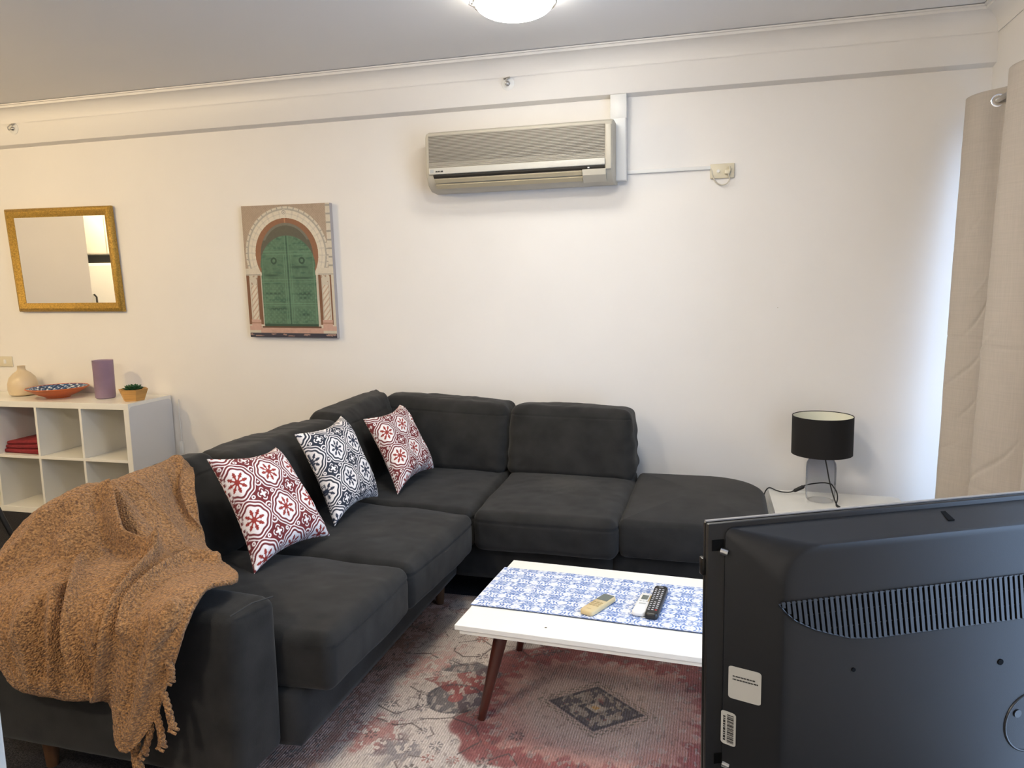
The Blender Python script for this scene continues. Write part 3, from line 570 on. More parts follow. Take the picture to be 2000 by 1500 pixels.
# clear bumper straps at the end panel: thin grey-white sheet with rounded top corners
bm = bmesh.new(); pts = []
for (cy, cz, a0) in ((SY1 - .035, SZ - .055, 0), (SY0 + .035, SZ - .055, 90)):
    for k in range(7):
        a = math.radians(a0 + 15 * k); pts.append((SX1 + .0005, cy + .035 * math.cos(a), cz + .035 * math.sin(a)))
pts += [(SX1 + .0005, SY0, .01), (SX1 + .0005, SY1, .01)]
extrude_poly(bm, pts, (.003, 0, 0)); done('end_sheet', bm, M['grey_side'], t, smooth=False, label='thin greyish sheet on the end panel')
z0 = SZ + .001
c = Vector((-4.50, -.15, z0)); t = empty('bottle_vase', c, 'squat cream ceramic bottle vase with short neck on the shelf', 'vase')
bm = bmesh.new(); lathe(bm, [(0, 0), (.068, 0), (.083, .010), (.090, .040), (.089, .080), (.077, .120), (.052, .148), (.030, .163), (.0235, .174), (.0235, .192), (.026, .196), (.021, .197), (.018, .18), (.018, .17), (0, .16)], c, 56); done('vessel', bm, M['ceramic'], t)
c = Vector((-4.165, -.20, z0)); t = empty('plate', c, 'wide terracotta dish with blue painted inside on the shelf', 'dish')
bm = bmesh.new(); lathe(bm, [(0, 0), (.070, 0), (.073, .006), (.126, .028), (.180, .060), (.185, .064), (.182, .068)], c, 72); done('dish_body', bm, M['terracotta'], t, label='orange terracotta underside')
nr_, na_ = 90, 420
Rr, Aa = np.meshgrid(np.linspace(.0, 1, nr_), np.linspace(0, 2 * PI, na_), indexing='ij')
rad = Rr * .180; zz = np.interp(rad, [0, .07, .126, .180], [.012, .014, .036, .0685])
Pp = np.stack([c.x + rad * np.cos(Aa), c.y + rad * np.sin(Aa), c.z + zz], -1).reshape(-1, 3)
f = .5 * (np.cos(Aa * 20) * np.cos(Rr * 34) + .6 * np.cos(Aa * 40 + Rr * 50)).reshape(-1) + .9 * vnoise(Pp, 90, 3)
Cc = lerp(np.tile([.035, .10, .24], (len(Pp), 1)), (.62, .68, .72), sm(.25, .45, f)); Cc = lerp(Cc, (.010, .024, .08), (f < -.25) * 1.); Cc = lerp(Cc, (.42, .08, .02), (Rr.reshape(-1) > .97) * 1.)
link('painted_inside', np_mesh('painted_inside', Pp, grid_faces(nr_, na_, flip=False), Cc), M['p_plate'], t)
c = Vector((-3.80, -.19, z0)); bm = bmesh.new()
lathe(bm, [(0, 0), (.052, 0), (.059, .006), (.060, .03), (.0615, .240), (.063, .243), (.059, .243), (.0575, .03), (.048, .012), (0, .012)], c, 56)
tag(done('glass_vase', bm, M['purple'], origin=c), 'tall straight frosted purple glass vase on the shelf', 'vase')
c = Vector((-3.530, -.25, z0)); t = empty('potted_succulent', c, 'small dark green succulent in a faceted light wood pot', 'potted plant')
bm = bmesh.new(); n = 6
def hexr(r, z, a0=.35): return [bm.verts.new(c + Vector((r * math.cos(2 * PI * k / n + a0), r * math.sin(2 * PI * k / n + a0), z))) for k in range(n)]
skin(bm, [hexr(.062, 0), hexr(.090, .072), hexr(.080, .072), hexr(.068, .055)]); done('pot', bm, M['light_wood'], t, smooth=False)
bm = bmesh.new(); lathe(bm, [(0, .060), (.066, .058)], c, 24); lathe(bm, [(.066, .058), (.0, .05)], c, 24); done('soil', bm, M['soil'], t)
for ringi, (nl, ln, el) in enumerate(((10, .066, .22), (9, .060, .5), (7, .048, .85), (5, .032, 1.15))):
    for k in range(nl):
        a = 2 * PI * k / nl + ringi * .4; d = Vector((math.cos(a) * math.cos(el), math.sin(a) * math.cos(el), math.sin(el))); s = Vector((-math.sin(a), math.cos(a), 0)); up = s.cross(d)
        if up.z < 0: up = -up
        bm = bmesh.new(); R = []
        for q, wq in ((0, .008), (.3, .016), (.6, .018), (.85, .010), (1, .001)):
            pc = c + Vector((0, 0, .060)) + d * (ln * q) + up * (.006 * q * q)
            R.append([bm.verts.new(pc + s * (wq * math.cos(b)) + up * (wq * .4 * math.sin(b))) for b in [2 * PI * j / 8 for j in range(8)]])
        skin(bm, R); done('leaf', bm, M['plant'], t)
t_c = bmesh.new()
for k in range(3):
    e = .004 * k; box(t_c, (-4.502 + e, -.36 + e * 2, .3785 + k * .024), (-4.180 - e, -.06, .3785 + k * .024 + .0235), .010, 3)
for v in t_c.verts:
    w_ = (v.co.x + 4.50) / .32; v.co.z += .022 * w_ * (v.co.z - .378) / .07 + .002 * math.sin(v.co.x * 40) * (v.co.z > .39); v.co.y += .02 * (1 - w_)
tag(done('folded_cloth', t_c, M['redcloth'], origin=(-4.34, -.2, .378)), 'folded red cloth lying in the upper shelf cube', 'cloth')
t = empty('light_switch', (-4.79, 0, .935), 'ivory wall switch plate at the left edge above the shelf', 'switch')
bm = bmesh.new(); box(bm, (-4.85, -.010, .900), (-4.73, 0, .972), .003); done('plate', bm, M['switch'], t)
bm = bmesh.new(); box(bm, (-4.80, -.014, .922), (-4.78, -.008, .95), .002); done('rocker', bm, M['pvc'], t)
bm = bmesh.new(); tube(bm, crom([(-3.40, -.010, .70), (-3.402, -.012, .6), (-3.398, -.012, .50), (-3.40, -.012, .40)], 20), .003, 8); box(bm, (-3.412, -.026, .34), (-3.388, -.004, .42), .004)
tag(done('power_lead', bm, M['pvc'], origin=(-3.40, -.01, .4)), 'thin white lead with inline switch hanging beside shelf end', 'cord')

# black dining chair, mostly outside the left edge
cx, cy = -3.70, -1.50
t = empty('dining_chair', (cx, cy, 0), 'black dining chair with thin splayed legs at the left edge', 'chair')
for sx in (-1, 1):
    for sy in (-1, 1):
        bm = bmesh.new(); tube(bm, [(cx + sx * .40, cy + sy * .22, 0), (cx + sx * .24, cy + sy * .16, .44)], .011, 12, rs=[.010, .014]); done('leg', bm, M['black_metal'], t)
V, Q = soft_hex(blk(cx - .23, cx + .21, cy - .22, cy + .22, .43, .48), .03, n=16, crown={'+z': .01}); link('seat', np_mesh('seat', V, Q), M['black'], t)
V, Q = soft_hex([(cx - .27, cy - .2, .50), (cx - .22, cy - .2, .50), (cx - .22, cy + .2, .50), (cx - .27, cy + .2, .50), (cx - .35, cy - .19, .86), (cx - .32, cy - .19, .86), (cx - .32, cy + .19, .86), (cx - .35, cy + .19, .86)], .02, n=14); link('backrest', np_mesh('backrest', V, Q), M['black'], t)
for s in (-1, 1): bm = bmesh.new(); tube(bm, [(cx - .2, cy + s * .15, .44), (cx - .25, cy + s * .15, .55)], .01, 8); done('back_support', bm, M['black_metal'], t)

# ================================================================== SOFA
SU = M['suede']
t = sofa = empty('corner_sofa', (-1.5, -1.3, 0), 'large charcoal suede L-shaped corner sofa with ottoman end', 'sofa')
# --- base
soft('base', blk(-2.12, -1.125, -2.42, -.07, .115, .285), .02, SU, sofa, n=20)
def slab_rounded(name, x0, x1, y0, y1, z0, z1, Rc, r, m, parent, crown=0., front=0., seed=0):
    """block whose right back corner is a big curve; top edge rounded by r"""
    out = []
    def outline(ins):
        pts = []
        def arc(cx, cy, rad, a0, a1, n):
            for k in range(n + 1):
                a = math.radians(a0 + (a1 - a0) * k / n); pts.append((cx + max(rad - ins, .002) * math.cos(a), cy + max(rad - ins, .002) * math.sin(a)))
        arc(x0 + .03, y0 + .03, .03, 180, 270, 4)
        for k in range(1, 14):
            f = k / 14; pts.append((x0 + .03 + (x1 - x0 - .11) * f, y0 + ins - front * math.sin(PI * f)))
        arc(x1 - .08, y0 + .08, .08, 270, 360, 6)
        arc(x1 - Rc, y1 - Rc, Rc, 0, 90, 16)
        arc(x0 + .03, y1 - .03, .03, 90, 180, 4)
        return pts
    bm = bmesh.new(); R = []
    levels = [(r, z0), (r * .3, z0 + r * .3), (0, z0 + r)] + [(-.006 * math.sin(PI * f), z0 + r + (z1 - z0 - 2 * r) * f) for f in (.25, .5, .75)] + [(r * (1 - math.cos(a)), z1 - r + r * math.sin(a)) for a in (0, .3, .6, .9, 1.2, PI / 2)]
    for ins, z in levels: R.append([bm.verts.new((x, y, z)) for x, y in outline(ins)])
    cx_, cy_ = (x0 + x1) / 2, (y0 + y1) / 2; last = outline(r)
    for f in (.9, .78, .62, .45, .28, .12):
        R.append([bm.verts.new((cx_ + (x - cx_) * f, cy_ + (y - cy_) * f, z1 + crown * (1 - f ** 2))) for x, y in last])
    skin(bm, R)
    return done(name, bm, m, parent)
slab_rounded('ottoman_base', -.43, .155, -1.115, -.42, .115, .285, .30, .015, SU, sofa)
soft('base', [(-1.14, -1.105, .115), (-.42, -1.115, .115), (-.42, -.08, .115), (-1.14, -.07, .115), (-1.14, -1.105, .285), (-.42, -1.115, .285), (-.42, -.08, .285), (-1.14, -.07, .285)], .02, SU, sofa, n=16)
# --- back frames
soft('back_frame', blk(-2.16, -1.93, -2.575, -.06, .115, .575), .05, SU, sofa, n=26)
soft('back_frame', blk(-2.0, -.45, -.235, -.04, .115, .62), .05, SU, sofa, n=22)
# --- arm
soft('armrest', [(-2.10, -2.585, .115), (-1.20, -2.600, .115), (-1.185, -2.41, .115), (-2.10, -2.40, .115), (-2.10, -2.590, .575), (-1.215, -2.565, .560), (-1.19, -2.40, .562), (-2.10, -2.39, .585)], .032, SU, sofa, n=40, crown={'+z': .016, '-y': .008, '+x': .006}, wrinkle=.0030, seed=4, cap=110, groove=[(0, .425, '+z', .004), (2, .195, '-y', .003)])
def seam(pts, parent=sofa, r=.0022):
    bm = bmesh.new(); tube(bm, pts, r, 6); return done('seam', bm, M['suede_dark'], parent)
# --- seats
def seat(cs, seed, z0=.275, z1=.447, cr=.022, fr=.012, m=None, gx=True, wr=.006):
    (a, b, c, d) = cs
    return soft('seat_cushion', [(*a, z0), (*b, z0), (*c, z0), (*d, z0), (*a, z1), (*b, z1), (*c, z1), (*d, z1)], .034, m or SU, sofa, n=70, cap=120, crown={'+z': cr, '+x': fr, '-y': fr * .6}, wrinkle=wr, seed=seed, groove=[(2, .046, '+x' if gx else '-y', .004)])
seat([(-1.92, -2.395), (-1.035, -2.395), (-1.030, -1.845), (-1.92, -1.80)], 11, cr=.026)
seat([(-1.92, -1.792), (-1.028, -1.840), (-1.000, -1.225), (-1.92, -1.12)], 12, cr=.026)
seat([(-1.92, -1.112), (-1.018, -1.185), (-1.052, -.30), (-1.92, -.30)], 13, cr=.012, fr=.0)
seat([(-1.012, -1.195), (-.402, -1.215), (-.412, -.30), (-1.045, -.30)], 14, cr=.020, fr=.026, m=M['suede_worn'], gx=False)
slab_rounded('ottoman_cushion', -.398, .205, -1.175, -.355, .278, .442, .27, .034, SU, sofa, crown=.022, front=.012)
# --- back cushions
def bcush(pts_bottom, pts_top, zb, zt, seed, ax, nm='back_cushion', cr=.035):
    (a, b, c, d) = pts_bottom; (e, f, g, h) = pts_top
    zt = zt if isinstance(zt, (list, tuple)) else [zt] * 4
    cr = {'+x': cr, '+z': .012} if ax == 1 else {'-y': cr, '+z': .012}
    return soft(nm, [(*a, zb), (*b, zb), (*c, zb), (*d, zb), (*e, zt[0]), (*f, zt[1]), (*g, zt[2]), (*h, zt[3])], .050, SU, sofa, n=80, cap=150, crown=cr, wrinkle=.009, seed=seed, pleat=(ax, .0042), groove=[(2, .132, '+x' if ax == 1 else '-y', .005)])
bcush([(-1.93, -2.365), (-1.710, -2.365), (-1.700, -1.735), (-1.93, -1.735)], [(-1.99, -2.365), (-1.860, -2.365), (-1.845, -1.735), (-1.97, -1.735)], .435, [.765, .765, .795, .795], 21, 1, cr=.012)
bcush([(-1.93, -1.730), (-1.640, -1.730), (-1.640, -.885), (-1.93, -.885)], [(-1.97, -1.730), (-1.775, -1.730), (-1.775, -.885), (-1.97, -.885)], .435, [.785, .785, .768, .768], 22, 1)
bcush([(-1.93, -.880), (-1.640, -.880), (-1.640, -.40), (-1.93, -.25)], [(-1.97, -.880), (-1.775, -.880), (-1.755, -.36), (-1.95, -.10)], .435, [.790, .790, .818, .808], 23, 1)
bcush([(-1.72, -.505), (-1.052, -.555), (-1.052, -.26), (-1.72, -.22)], [(-1.80, -.360), (-1.068, -.40), (-1.068, -.19), (-1.80, -.13)], .435, [.800, .770, .770, .800], 24, 0)
bcush([(-1.048, -.555), (-.395, -.580), (-.395, -.27), (-1.048, -.26)], [(-1.055, -.40), (-.420, -.43), (-.420, -.22), (-1.055, -.19)], .435, [.772, .762, .755, .765], 25, 0)
# --- seams seen on the arm and the ottoman
seam([(-1.222, -2.566, .5735 - .004), (-1.20, -2.50, .5805), (-1.188, -2.42, .5665)])
for (x, y, zf) in ((-1.93, -2.50, 0), (-1.30, -2.50, .009), (-1.185, -1.165, .009), (.03, -1.0, 0), (-.45, -.15, 0)):
    bm = bmesh.new(); tube(bm, [(x, y, zf), (x, y, .118)], .02, 16, rs=[.017, .027]); done('leg', bm, M['brown_wood'], sofa)

# ================================================================== CUSHIONS
def tile(P, main, dark):
    """ogee tile with an eight-armed flower; P (N,2) in tile units"""
    q = P - np.round(P); x, y = q[:, 0], q[:, 1]; r = np.hypot(x, y); a = np.arctan2(y, x)
    white = np.array([.74, .70, .69]); C = np.tile(np.asarray(dark), (len(P), 1)).astype(float)
    Ro = .408 + .018 * np.cos(4 * a) + .016 * np.cos(8 * a)
    X_, Y_ = np.abs(x) - .5, np.abs(y) - .5; rc = np.hypot(X_, Y_); ac = np.arctan2(Y_, X_)
    sc = sm(.008, .0, rc - (.068 + .030 * np.cos(4 * ac)))                       # small star where four tiles meet
    for s_ in (-1, 1):                                                            # a pair of scrolls on every side of the tile
        for (ux, uy) in ((np.abs(x) - .5, y * s_ - .195), (x * s_ - .195, np.abs(y) - .5)):
            rr = np.hypot(ux, uy); aa = np.arctan2(uy, ux); sp = .018 + .066 * ((aa + PI) / (2 * PI)); sc = np.maximum(sc, sm(.020, .013, np.abs(rr - sp)) * (rr < .095)); sc = np.maximum(sc, sm(.018, .012, rr) * .0)
    sc = np.maximum(sc, sm(.018, .012, np.abs(rc - .140 - .02 * np.cos(4 * ac))) * (np.cos(4 * ac) > -.6))
    sc = np.maximum(sc, sm(.018, .012, np.abs(np.abs(np.abs(x) - .5) - np.abs(y) * .55)) * (np.abs(y) < .10) + sm(.018, .012, np.abs(np.abs(np.abs(y) - .5) - np.abs(x) * .55)) * (np.abs(x) < .10))
    C = lerp(C, white, np.clip(sc, 0, 1))
    for w_, col in ((-.072, white), (-.044, dark), (.0, white), (.040, dark), (.092, white)): C = lerp(C, col, sm(.008, .0, r - (Ro - w_)))
    # flower
    k = (a / (PI / 4)); k = (k - np.round(k)) * PI / 4; fx = r * np.cos(k); fy = np.abs(r * np.sin(k))
    w = .018 + .030 * np.exp(-((fx - .165) / .022) ** 2) + .022 * np.exp(-((fx - .215) / .016) ** 2); arm = sm(.006, -.004, fy - w) * (fx < .262) * (fx > .03)
    C = lerp(C, main, np.maximum(arm, sm(.075, .065, r)))
    C = lerp(C, white, sm(.012, .008, np.abs(fy - .0)) * (fx > .19) * (fx < .2) * 0)
    return C
RED, DRED, NAV, DNAV = (.26, .024, .016), (.135, .013, .016), (.012, .020, .045), (.014, .020, .036)
def cushion(cs, main, dark, label, pitch, off, seed):
    """cs: bottom-left, bottom-right, top-right, top-left as seen from the seat side"""
    K = [np.array(c, float) for c in cs]; nu = nv = 330
    U, V = np.meshgrid(np.linspace(0, 1, nu), np.linspace(0, 1, nv), indexing='ij'); s, tt = 2 * U - 1, 2 * V - 1
    base = K[0] * ((1 - U) * (1 - V))[..., None] + K[1] * (U * (1 - V))[..., None] + K[2] * (U * V)[..., None] + K[3] * ((1 - U) * V)[..., None]
    eu = (K[1] + K[2] - K[0] - K[3]) / 2; ev = (K[3] + K[2] - K[0] - K[1]) / 2; wU, wV = np.linalg.norm(eu), np.linalg.norm(ev); eu /= wU; ev /= wV
    nrm = np.cross(eu, ev); nrm /= np.linalg.norm(nrm)
    pull = .034
    base = base - eu * (pull * s * (1 - tt ** 2) * (np.abs(s) ** 3))[..., None] - ev * (pull * tt * (1 - s ** 2) * (np.abs(tt) ** 3))[..., None]
    th = .072 * (np.clip(1 - s ** 4, 0, 1) ** .55) * (np.clip(1 - tt ** 4, 0, 1) ** .55)
    nz = vnoise(np.stack([s, tt, 0 * s], -1).reshape(-1, 3), 2.2, seed, 3).reshape(s.shape)
    edge = np.minimum(1 - np.abs(s), 1 - np.abs(tt)); th = th * (1 + .18 * nz) + .003
    V1 = (base + nrm * th[..., None]).reshape(-1, 3); V2 = (base - nrm * (th * .40)[..., None]).reshape(-1, 3)
    G = V1.reshape(nu, nv, 3); lu = np.concatenate([np.zeros((1, nv)), np.cumsum(np.linalg.norm(np.diff(G, axis=0), axis=2), 0)]); lv = np.concatenate([np.zeros((nu, 1)), np.cumsum(np.linalg.norm(np.diff(G, axis=1), axis=2), 1)], 1)
    lu -= lu[nu // 2]; lv -= lv[:, nv // 2][:, None]                           # distance over the cloth from the middle, so the print does not stretch at the edges
    PU = np.stack([(lu / pitch + off[0]).reshape(-1), (lv / pitch + off[1]).reshape(-1)], 1)
    C = tile(PU, main, dark)
    Vv = np.concatenate([V1, V2]); Q = [grid_faces(nu, nv, 0), grid_faces(nu, nv, nu * nv, flip=True)]
    idx = np.arange(nu * nv).reshape(nu, nv); b = np.concatenate([idx[:, 0], idx[-1, 1:], idx[-2::-1, -1], idx[0, -2:0:-1]]); b2 = b + nu * nv; bn, b2n = np.roll(b, -1), np.roll(b2, -1)
    Q.append(np.stack([b, b2, b2n, bn], 1))
    o = link('throw_pillow', np_mesh('throw_pillow', Vv, np.concatenate(Q), np.concatenate([C, C])), M['p_pillow'], origin=tuple((K[0] + K[1]) / 2))
    return tag(o, label, 'cushion', 'tile-pattern throw cushions along the long side of the sofa')
cushion([(-1.480, -2.080, .475), (-1.415, -1.690, .480), (-1.680, -1.600, .790), (-1.705, -1.980, .830)], RED, DRED, 'red and white patterned cushion nearest the armrest', .145, (.10, .40), 31)
cushion([(-1.455, -1.575, .478), (-1.470, -1.145, .475), (-1.690, -1.040, .815), (-1.700, -1.425, .808)], NAV, DNAV, 'navy and white patterned cushion between the two red ones', .145, (.45, .55), 32)
cushion([(-1.415, -1.055, .462), (-1.400, -.635, .482), (-1.640, -.480, .778), (-1.665, -.860, .768)], RED, DRED, 'red and white patterned cushion nearest the sofa corner', .145, (.0, .45), 33)

# ================================================================== THROW BLANKET
BL_NET = [[[-2.271, -2.44, 0.291], [-2.184, -2.36, 0.357], [-2.124, -2.28, 0.459], [-2.023, -2.22, 0.529], [-2.02, -2.06, 0.517], [-2.018, -1.91, 0.519], [-2.011, -1.79, 0.521], [-1.984, -1.76, 0.479]], [[-2.231, -2.48, 0.471], [-2.144, -2.4, 0.537], [-2.084, -2.32, 0.639], [-1.983, -2.26, 0.709], [-1.98, -2.1, 0.697], [-1.978, -1.95, 0.699], [-1.971, -1.83, 0.701], [-1.944, -1.8, 0.659]], [[-2.131, -2.58, 0.571], [-2.044, -2.5, 0.637], [-1.984, -2.42, 0.739], [-1.883, -2.36, 0.809], [-1.88, -2.2, 0.797], [-1.878, -2.05, 0.799], [-1.871, -1.93, 0.801], [-1.844, -1.9, 0.759]], [[-2.099, -2.61, 0.532], [-1.981, -2.56, 0.599], [-1.918, -2.48, 0.682], [-1.833, -2.42, 0.738], [-1.787, -2.33, 0.745], [-1.778, -2.2, 0.731], [-1.795, -2.05, 0.695], [-1.7, -2.048, 0.682]], [[-2.067, -2.64, 0.503], [-1.928, -2.61, 0.571], [-1.863, -2.54, 0.616], [-1.796, -2.47, 0.633], [-1.715, -2.42, 0.644], [-1.659, -2.35, 0.639], [-1.641, -2.24, 0.61], [-1.63, -2.126, 0.562]], [[-2.06, -2.65, 0.47], [-1.899, -2.64, 0.535], [-1.783, -2.62, 0.581], [-1.701, -2.57, 0.604], [-1.608, -2.54, 0.615], [-1.551, -2.47, 0.615], [-1.504, -2.38, 0.604], [-1.291, -2.427, 0.605]], [[-2.05, -2.66, 0.454], [-1.882, -2.66, 0.494], [-1.754, -2.655, 0.52], [-1.63, -2.65, 0.537], [-1.522, -2.65, 0.555], [-1.442, -2.64, 0.573], [-1.353, -2.63, 0.612], [-1.298, -2.55, 0.618]], [[-2.05, -2.66, 0.454], [-1.887, -2.66, 0.457], [-1.786, -2.66, 0.431], [-1.65, -2.66, 0.433], [-1.525, -2.66, 0.447], [-1.441, -2.67, 0.476], [-1.365, -2.665, 0.51], [-1.291, -2.64, 0.568]], [[-2.05, -2.66, 0.449], [-1.892, -2.66, 0.423], [-1.821, -2.66, 0.364], [-1.676, -2.66, 0.358], [-1.528, -2.66, 0.376], [-1.477, -2.68, 0.358], [-1.411, -2.67, 0.389], [-1.34, -2.65, 0.45]], [[-2.078, -2.64, 0.43], [-1.917, -2.64, 0.406], [-1.845, -2.64, 0.345], [-1.698, -2.64, 0.34], [-1.533, -2.65, 0.352], [-1.488, -2.68, 0.249], [-1.447, -2.68, 0.247], [-1.383, -2.66, 0.338]]]
BL_RIDGE = [[0.046, 0.015, [[-1.841, -2.325, 0.794], [-1.806, -2.335, 0.759], [-1.773, -2.36, 0.724], [-1.73, -2.377, 0.673], [-1.668, -2.389, 0.639], [-1.599, -2.406, 0.623]]], [-0.03, 0.016, [[-1.869, -2.261, 0.803], [-1.806, -2.302, 0.763], [-1.758, -2.335, 0.717], [-1.72, -2.345, 0.677], [-1.652, -2.362, 0.636]]], [-0.011, 0.022, [[-1.809, -2.364, 0.755], [-1.774, -2.391, 0.705], [-1.733, -2.41, 0.656], [-1.655, -2.428, 0.632]]], [0.03, 0.012, [[-1.745, -2.435, 0.645], [-1.748, -2.493, 0.622], [-1.69, -2.577, 0.6], [-1.636, -2.637, 0.556], [-1.612, -2.66, 0.493], [-1.578, -2.66, 0.418], [-1.527, -2.661, 0.382]]], [-0.017, 0.014, [[-1.723, -2.572, 0.605], [-1.67, -2.64, 0.551], [-1.642, -2.66, 0.477], [-1.609, -2.661, 0.41]]], [0.034, 0.013, [[-1.63, -2.351, 0.626], [-1.582, -2.429, 0.621], [-1.547, -2.53, 0.608], [-1.527, -2.596, 0.591], [-1.498, -2.655, 0.549], [-1.51, -2.661, 0.465], [-1.515, -2.663, 0.393]]], [-0.018, 0.013, [[-1.598, -2.424, 0.624], [-1.576, -2.517, 0.615], [-1.546, -2.605, 0.589], [-1.527, -2.656, 0.544], [-1.537, -2.66, 0.459]]], [0.028, 0.013, [[-1.433, -2.335, 0.593], [-1.506, -2.355, 0.602], [-1.507, -2.46, 0.607], [-1.491, -2.542, 0.602], [-1.483, -2.608, 0.585], [-1.447, -2.657, 0.551]]], [-0.006, 0.012, [[-1.43, -2.43, 0.607], [-1.456, -2.504, 0.609], [-1.443, -2.579, 0.601], [-1.428, -2.632, 0.583]]], [-0.007, 0.018, [[-1.842, -2.235, 0.79], [-1.759, -2.258, 0.722], [-1.685, -2.275, 0.651], [-1.593, -2.313, 0.606]]], [0.012, 0.02, [[-1.829, -2.188, 0.782], [-1.756, -2.192, 0.701], [-1.684, -2.208, 0.632], [-1.561, -2.277, 0.592]]], [-0.006, 0.016, [[-1.85, -2.027, 0.788], [-1.782, -2.052, 0.687], [-1.676, -2.147, 0.608]]], [0.014, 0.016, [[-1.863, -1.941, 0.799], [-1.784, -2.001, 0.72], [-1.691, -2.087, 0.628]]], [0.016, 0.022, [[-1.924, -2.427, 0.757], [-1.948, -2.479, 0.687], [-1.986, -2.528, 0.632]]], [-0.007, 0.022, [[-1.866, -2.424, 0.754], [-1.874, -2.478, 0.676], [-1.887, -2.541, 0.62], [-1.94, -2.584, 0.589]]], [0.014, 0.02, [[-1.844, -2.458, 0.686], [-1.799, -2.535, 0.613], [-1.777, -2.635, 0.565], [-1.81, -2.659, 0.502]]], [-0.015, 0.018, [[-1.8, -2.558, 0.607], [-1.749, -2.64, 0.558], [-1.732, -2.659, 0.482], [-1.726, -2.661, 0.408]]], [0.022, 0.014, [[-1.741, -2.594, 0.596], [-1.678, -2.653, 0.526], [-1.683, -2.662, 0.387]]], [0.012, 0.016, [[-1.787, -2.642, 0.554], [-1.779, -2.66, 0.475], [-1.77, -2.662, 0.382]]], [-0.006, 0.016, [[-1.852, -2.622, 0.568], [-1.838, -2.66, 0.498], [-1.822, -2.661, 0.411]]], [0.012, 0.014, [[-1.336, -2.635, 0.609], [-1.362, -2.665, 0.537], [-1.401, -2.67, 0.425], [-1.451, -2.68, 0.286]]], [-0.005, 0.012, [[-1.377, -2.663, 0.575], [-1.414, -2.671, 0.479], [-1.443, -2.677, 0.365]]]]
BL_TASSEL = [[[-1.332, -2.67, 0.491], [-1.324, -2.67, 0.465], [-1.333, -2.67, 0.429]], [[-1.353, -2.67, 0.401], [-1.344, -2.67, 0.366], [-1.338, -2.67, 0.329], [-1.332, -2.67, 0.297]], [[-1.384, -2.67, 0.35], [-1.376, -2.67, 0.316], [-1.371, -2.67, 0.275], [-1.374, -2.67, 0.243]], [[-1.407, -2.67, 0.319], [-1.404, -2.67, 0.291], [-1.421, -2.67, 0.246], [-1.437, -2.67, 0.21]], [[-1.449, -2.67, 0.249], [-1.46, -2.67, 0.211], [-1.457, -2.67, 0.176], [-1.452, -2.67, 0.133]], [[-1.463, -2.67, 0.244], [-1.457, -2.67, 0.205], [-1.439, -2.67, 0.164], [-1.456, -2.67, 0.11]]]

def blanket():
    N = 330
    S = crom(np.array(BL_NET), N); S = np.swapaxes(crom(np.swapaxes(S, 0, 1), N), 0, 1)
    du = np.gradient(S, axis=0); dv = np.gradient(S, axis=1); nn = np.cross(dv, du); nn /= np.maximum(np.linalg.norm(nn, axis=2, keepdims=True), 1e-9)
    out = np.array([.35, -.75, .55])                                       # outward is away from the sofa body
    nn *= np.sign((nn * out).sum(-1).mean())
    for _ in range(10): nn[1:-1, 1:-1] = (nn[1:-1, 1:-1] * 2 + nn[:-2, 1:-1] + nn[2:, 1:-1] + nn[1:-1, :-2] + nn[1:-1, 2:]) / 6
    nn /= np.maximum(np.linalg.norm(nn, axis=2, keepdims=True), 1e-9)
    F = S.reshape(-1, 3); D = np.zeros(len(F))
    for amp, w, pts in BL_RIDGE:
        pts = crom(np.array(pts), 24); best = np.full(len(F), 9.)
        for A, B in zip(pts, pts[1:]):
            ab = B - A; tt = np.clip(((F - A) @ ab) / max(ab @ ab, 1e-9), 0, 1); best = np.minimum(best, np.linalg.norm(F - A - tt[:, None] * ab, axis=1))
        D += amp * 1.25 * np.exp(-(best / w) ** 2)
    D += .006 * vnoise(F, 9, 3, 2) + .0022 * vnoise(F, 95, 8, 2)
    V1 = F + nn.reshape(-1, 3) * (D + .018)[:, None]; V2 = V1 - nn.reshape(-1, 3) * .012
    idx = np.arange(N * N).reshape(N, N); b = np.concatenate([idx[:, 0], idx[-1, 1:], idx[-2::-1, -1], idx[0, -2:0:-1]]); b2 = b + N * N; bn, b2n = np.roll(b, -1), np.roll(b2, -1)
    return np_mesh('throw_blanket', np.concatenate([V1, V2]), np.concatenate([grid_faces(N, N, 0), grid_faces(N, N, N * N, flip=True), np.stack([b, b2, b2n, bn], 1)]))
blanket_o = link('throw_blanket', blanket(), M['boucle'], origin=(-1.8, -2.5, .6))
tag(blanket_o, 'camel boucle throw draped over the sofa armrest and backrest', 'blanket')
for ti, pl in enumerate(BL_TASSEL):
    bm = bmesh.new(); P = crom(np.array(pl), 26); n = len(P)
    for st in range(3):
        ph = st * 2.1; pts = []; rs = []
        for i, p in enumerate(P):
            f = i / (n - 1); sw = .0055 * (1 + 2.0 * max(0, f - .82) * 5); a = ph + f * 14
            pts.append(p + np.array([math.cos(a) * sw, math.sin(a) * sw * .7 - .004, 0])); rs.append(.0052 * (1.5 if .76 < f < .82 else 1) * (1 - .35 * max(0, f - .85) * 6))
        tube(bm, pts, .005, 7, rs=rs)
    done('tassel', bm, M['boucle'], blanket_o)

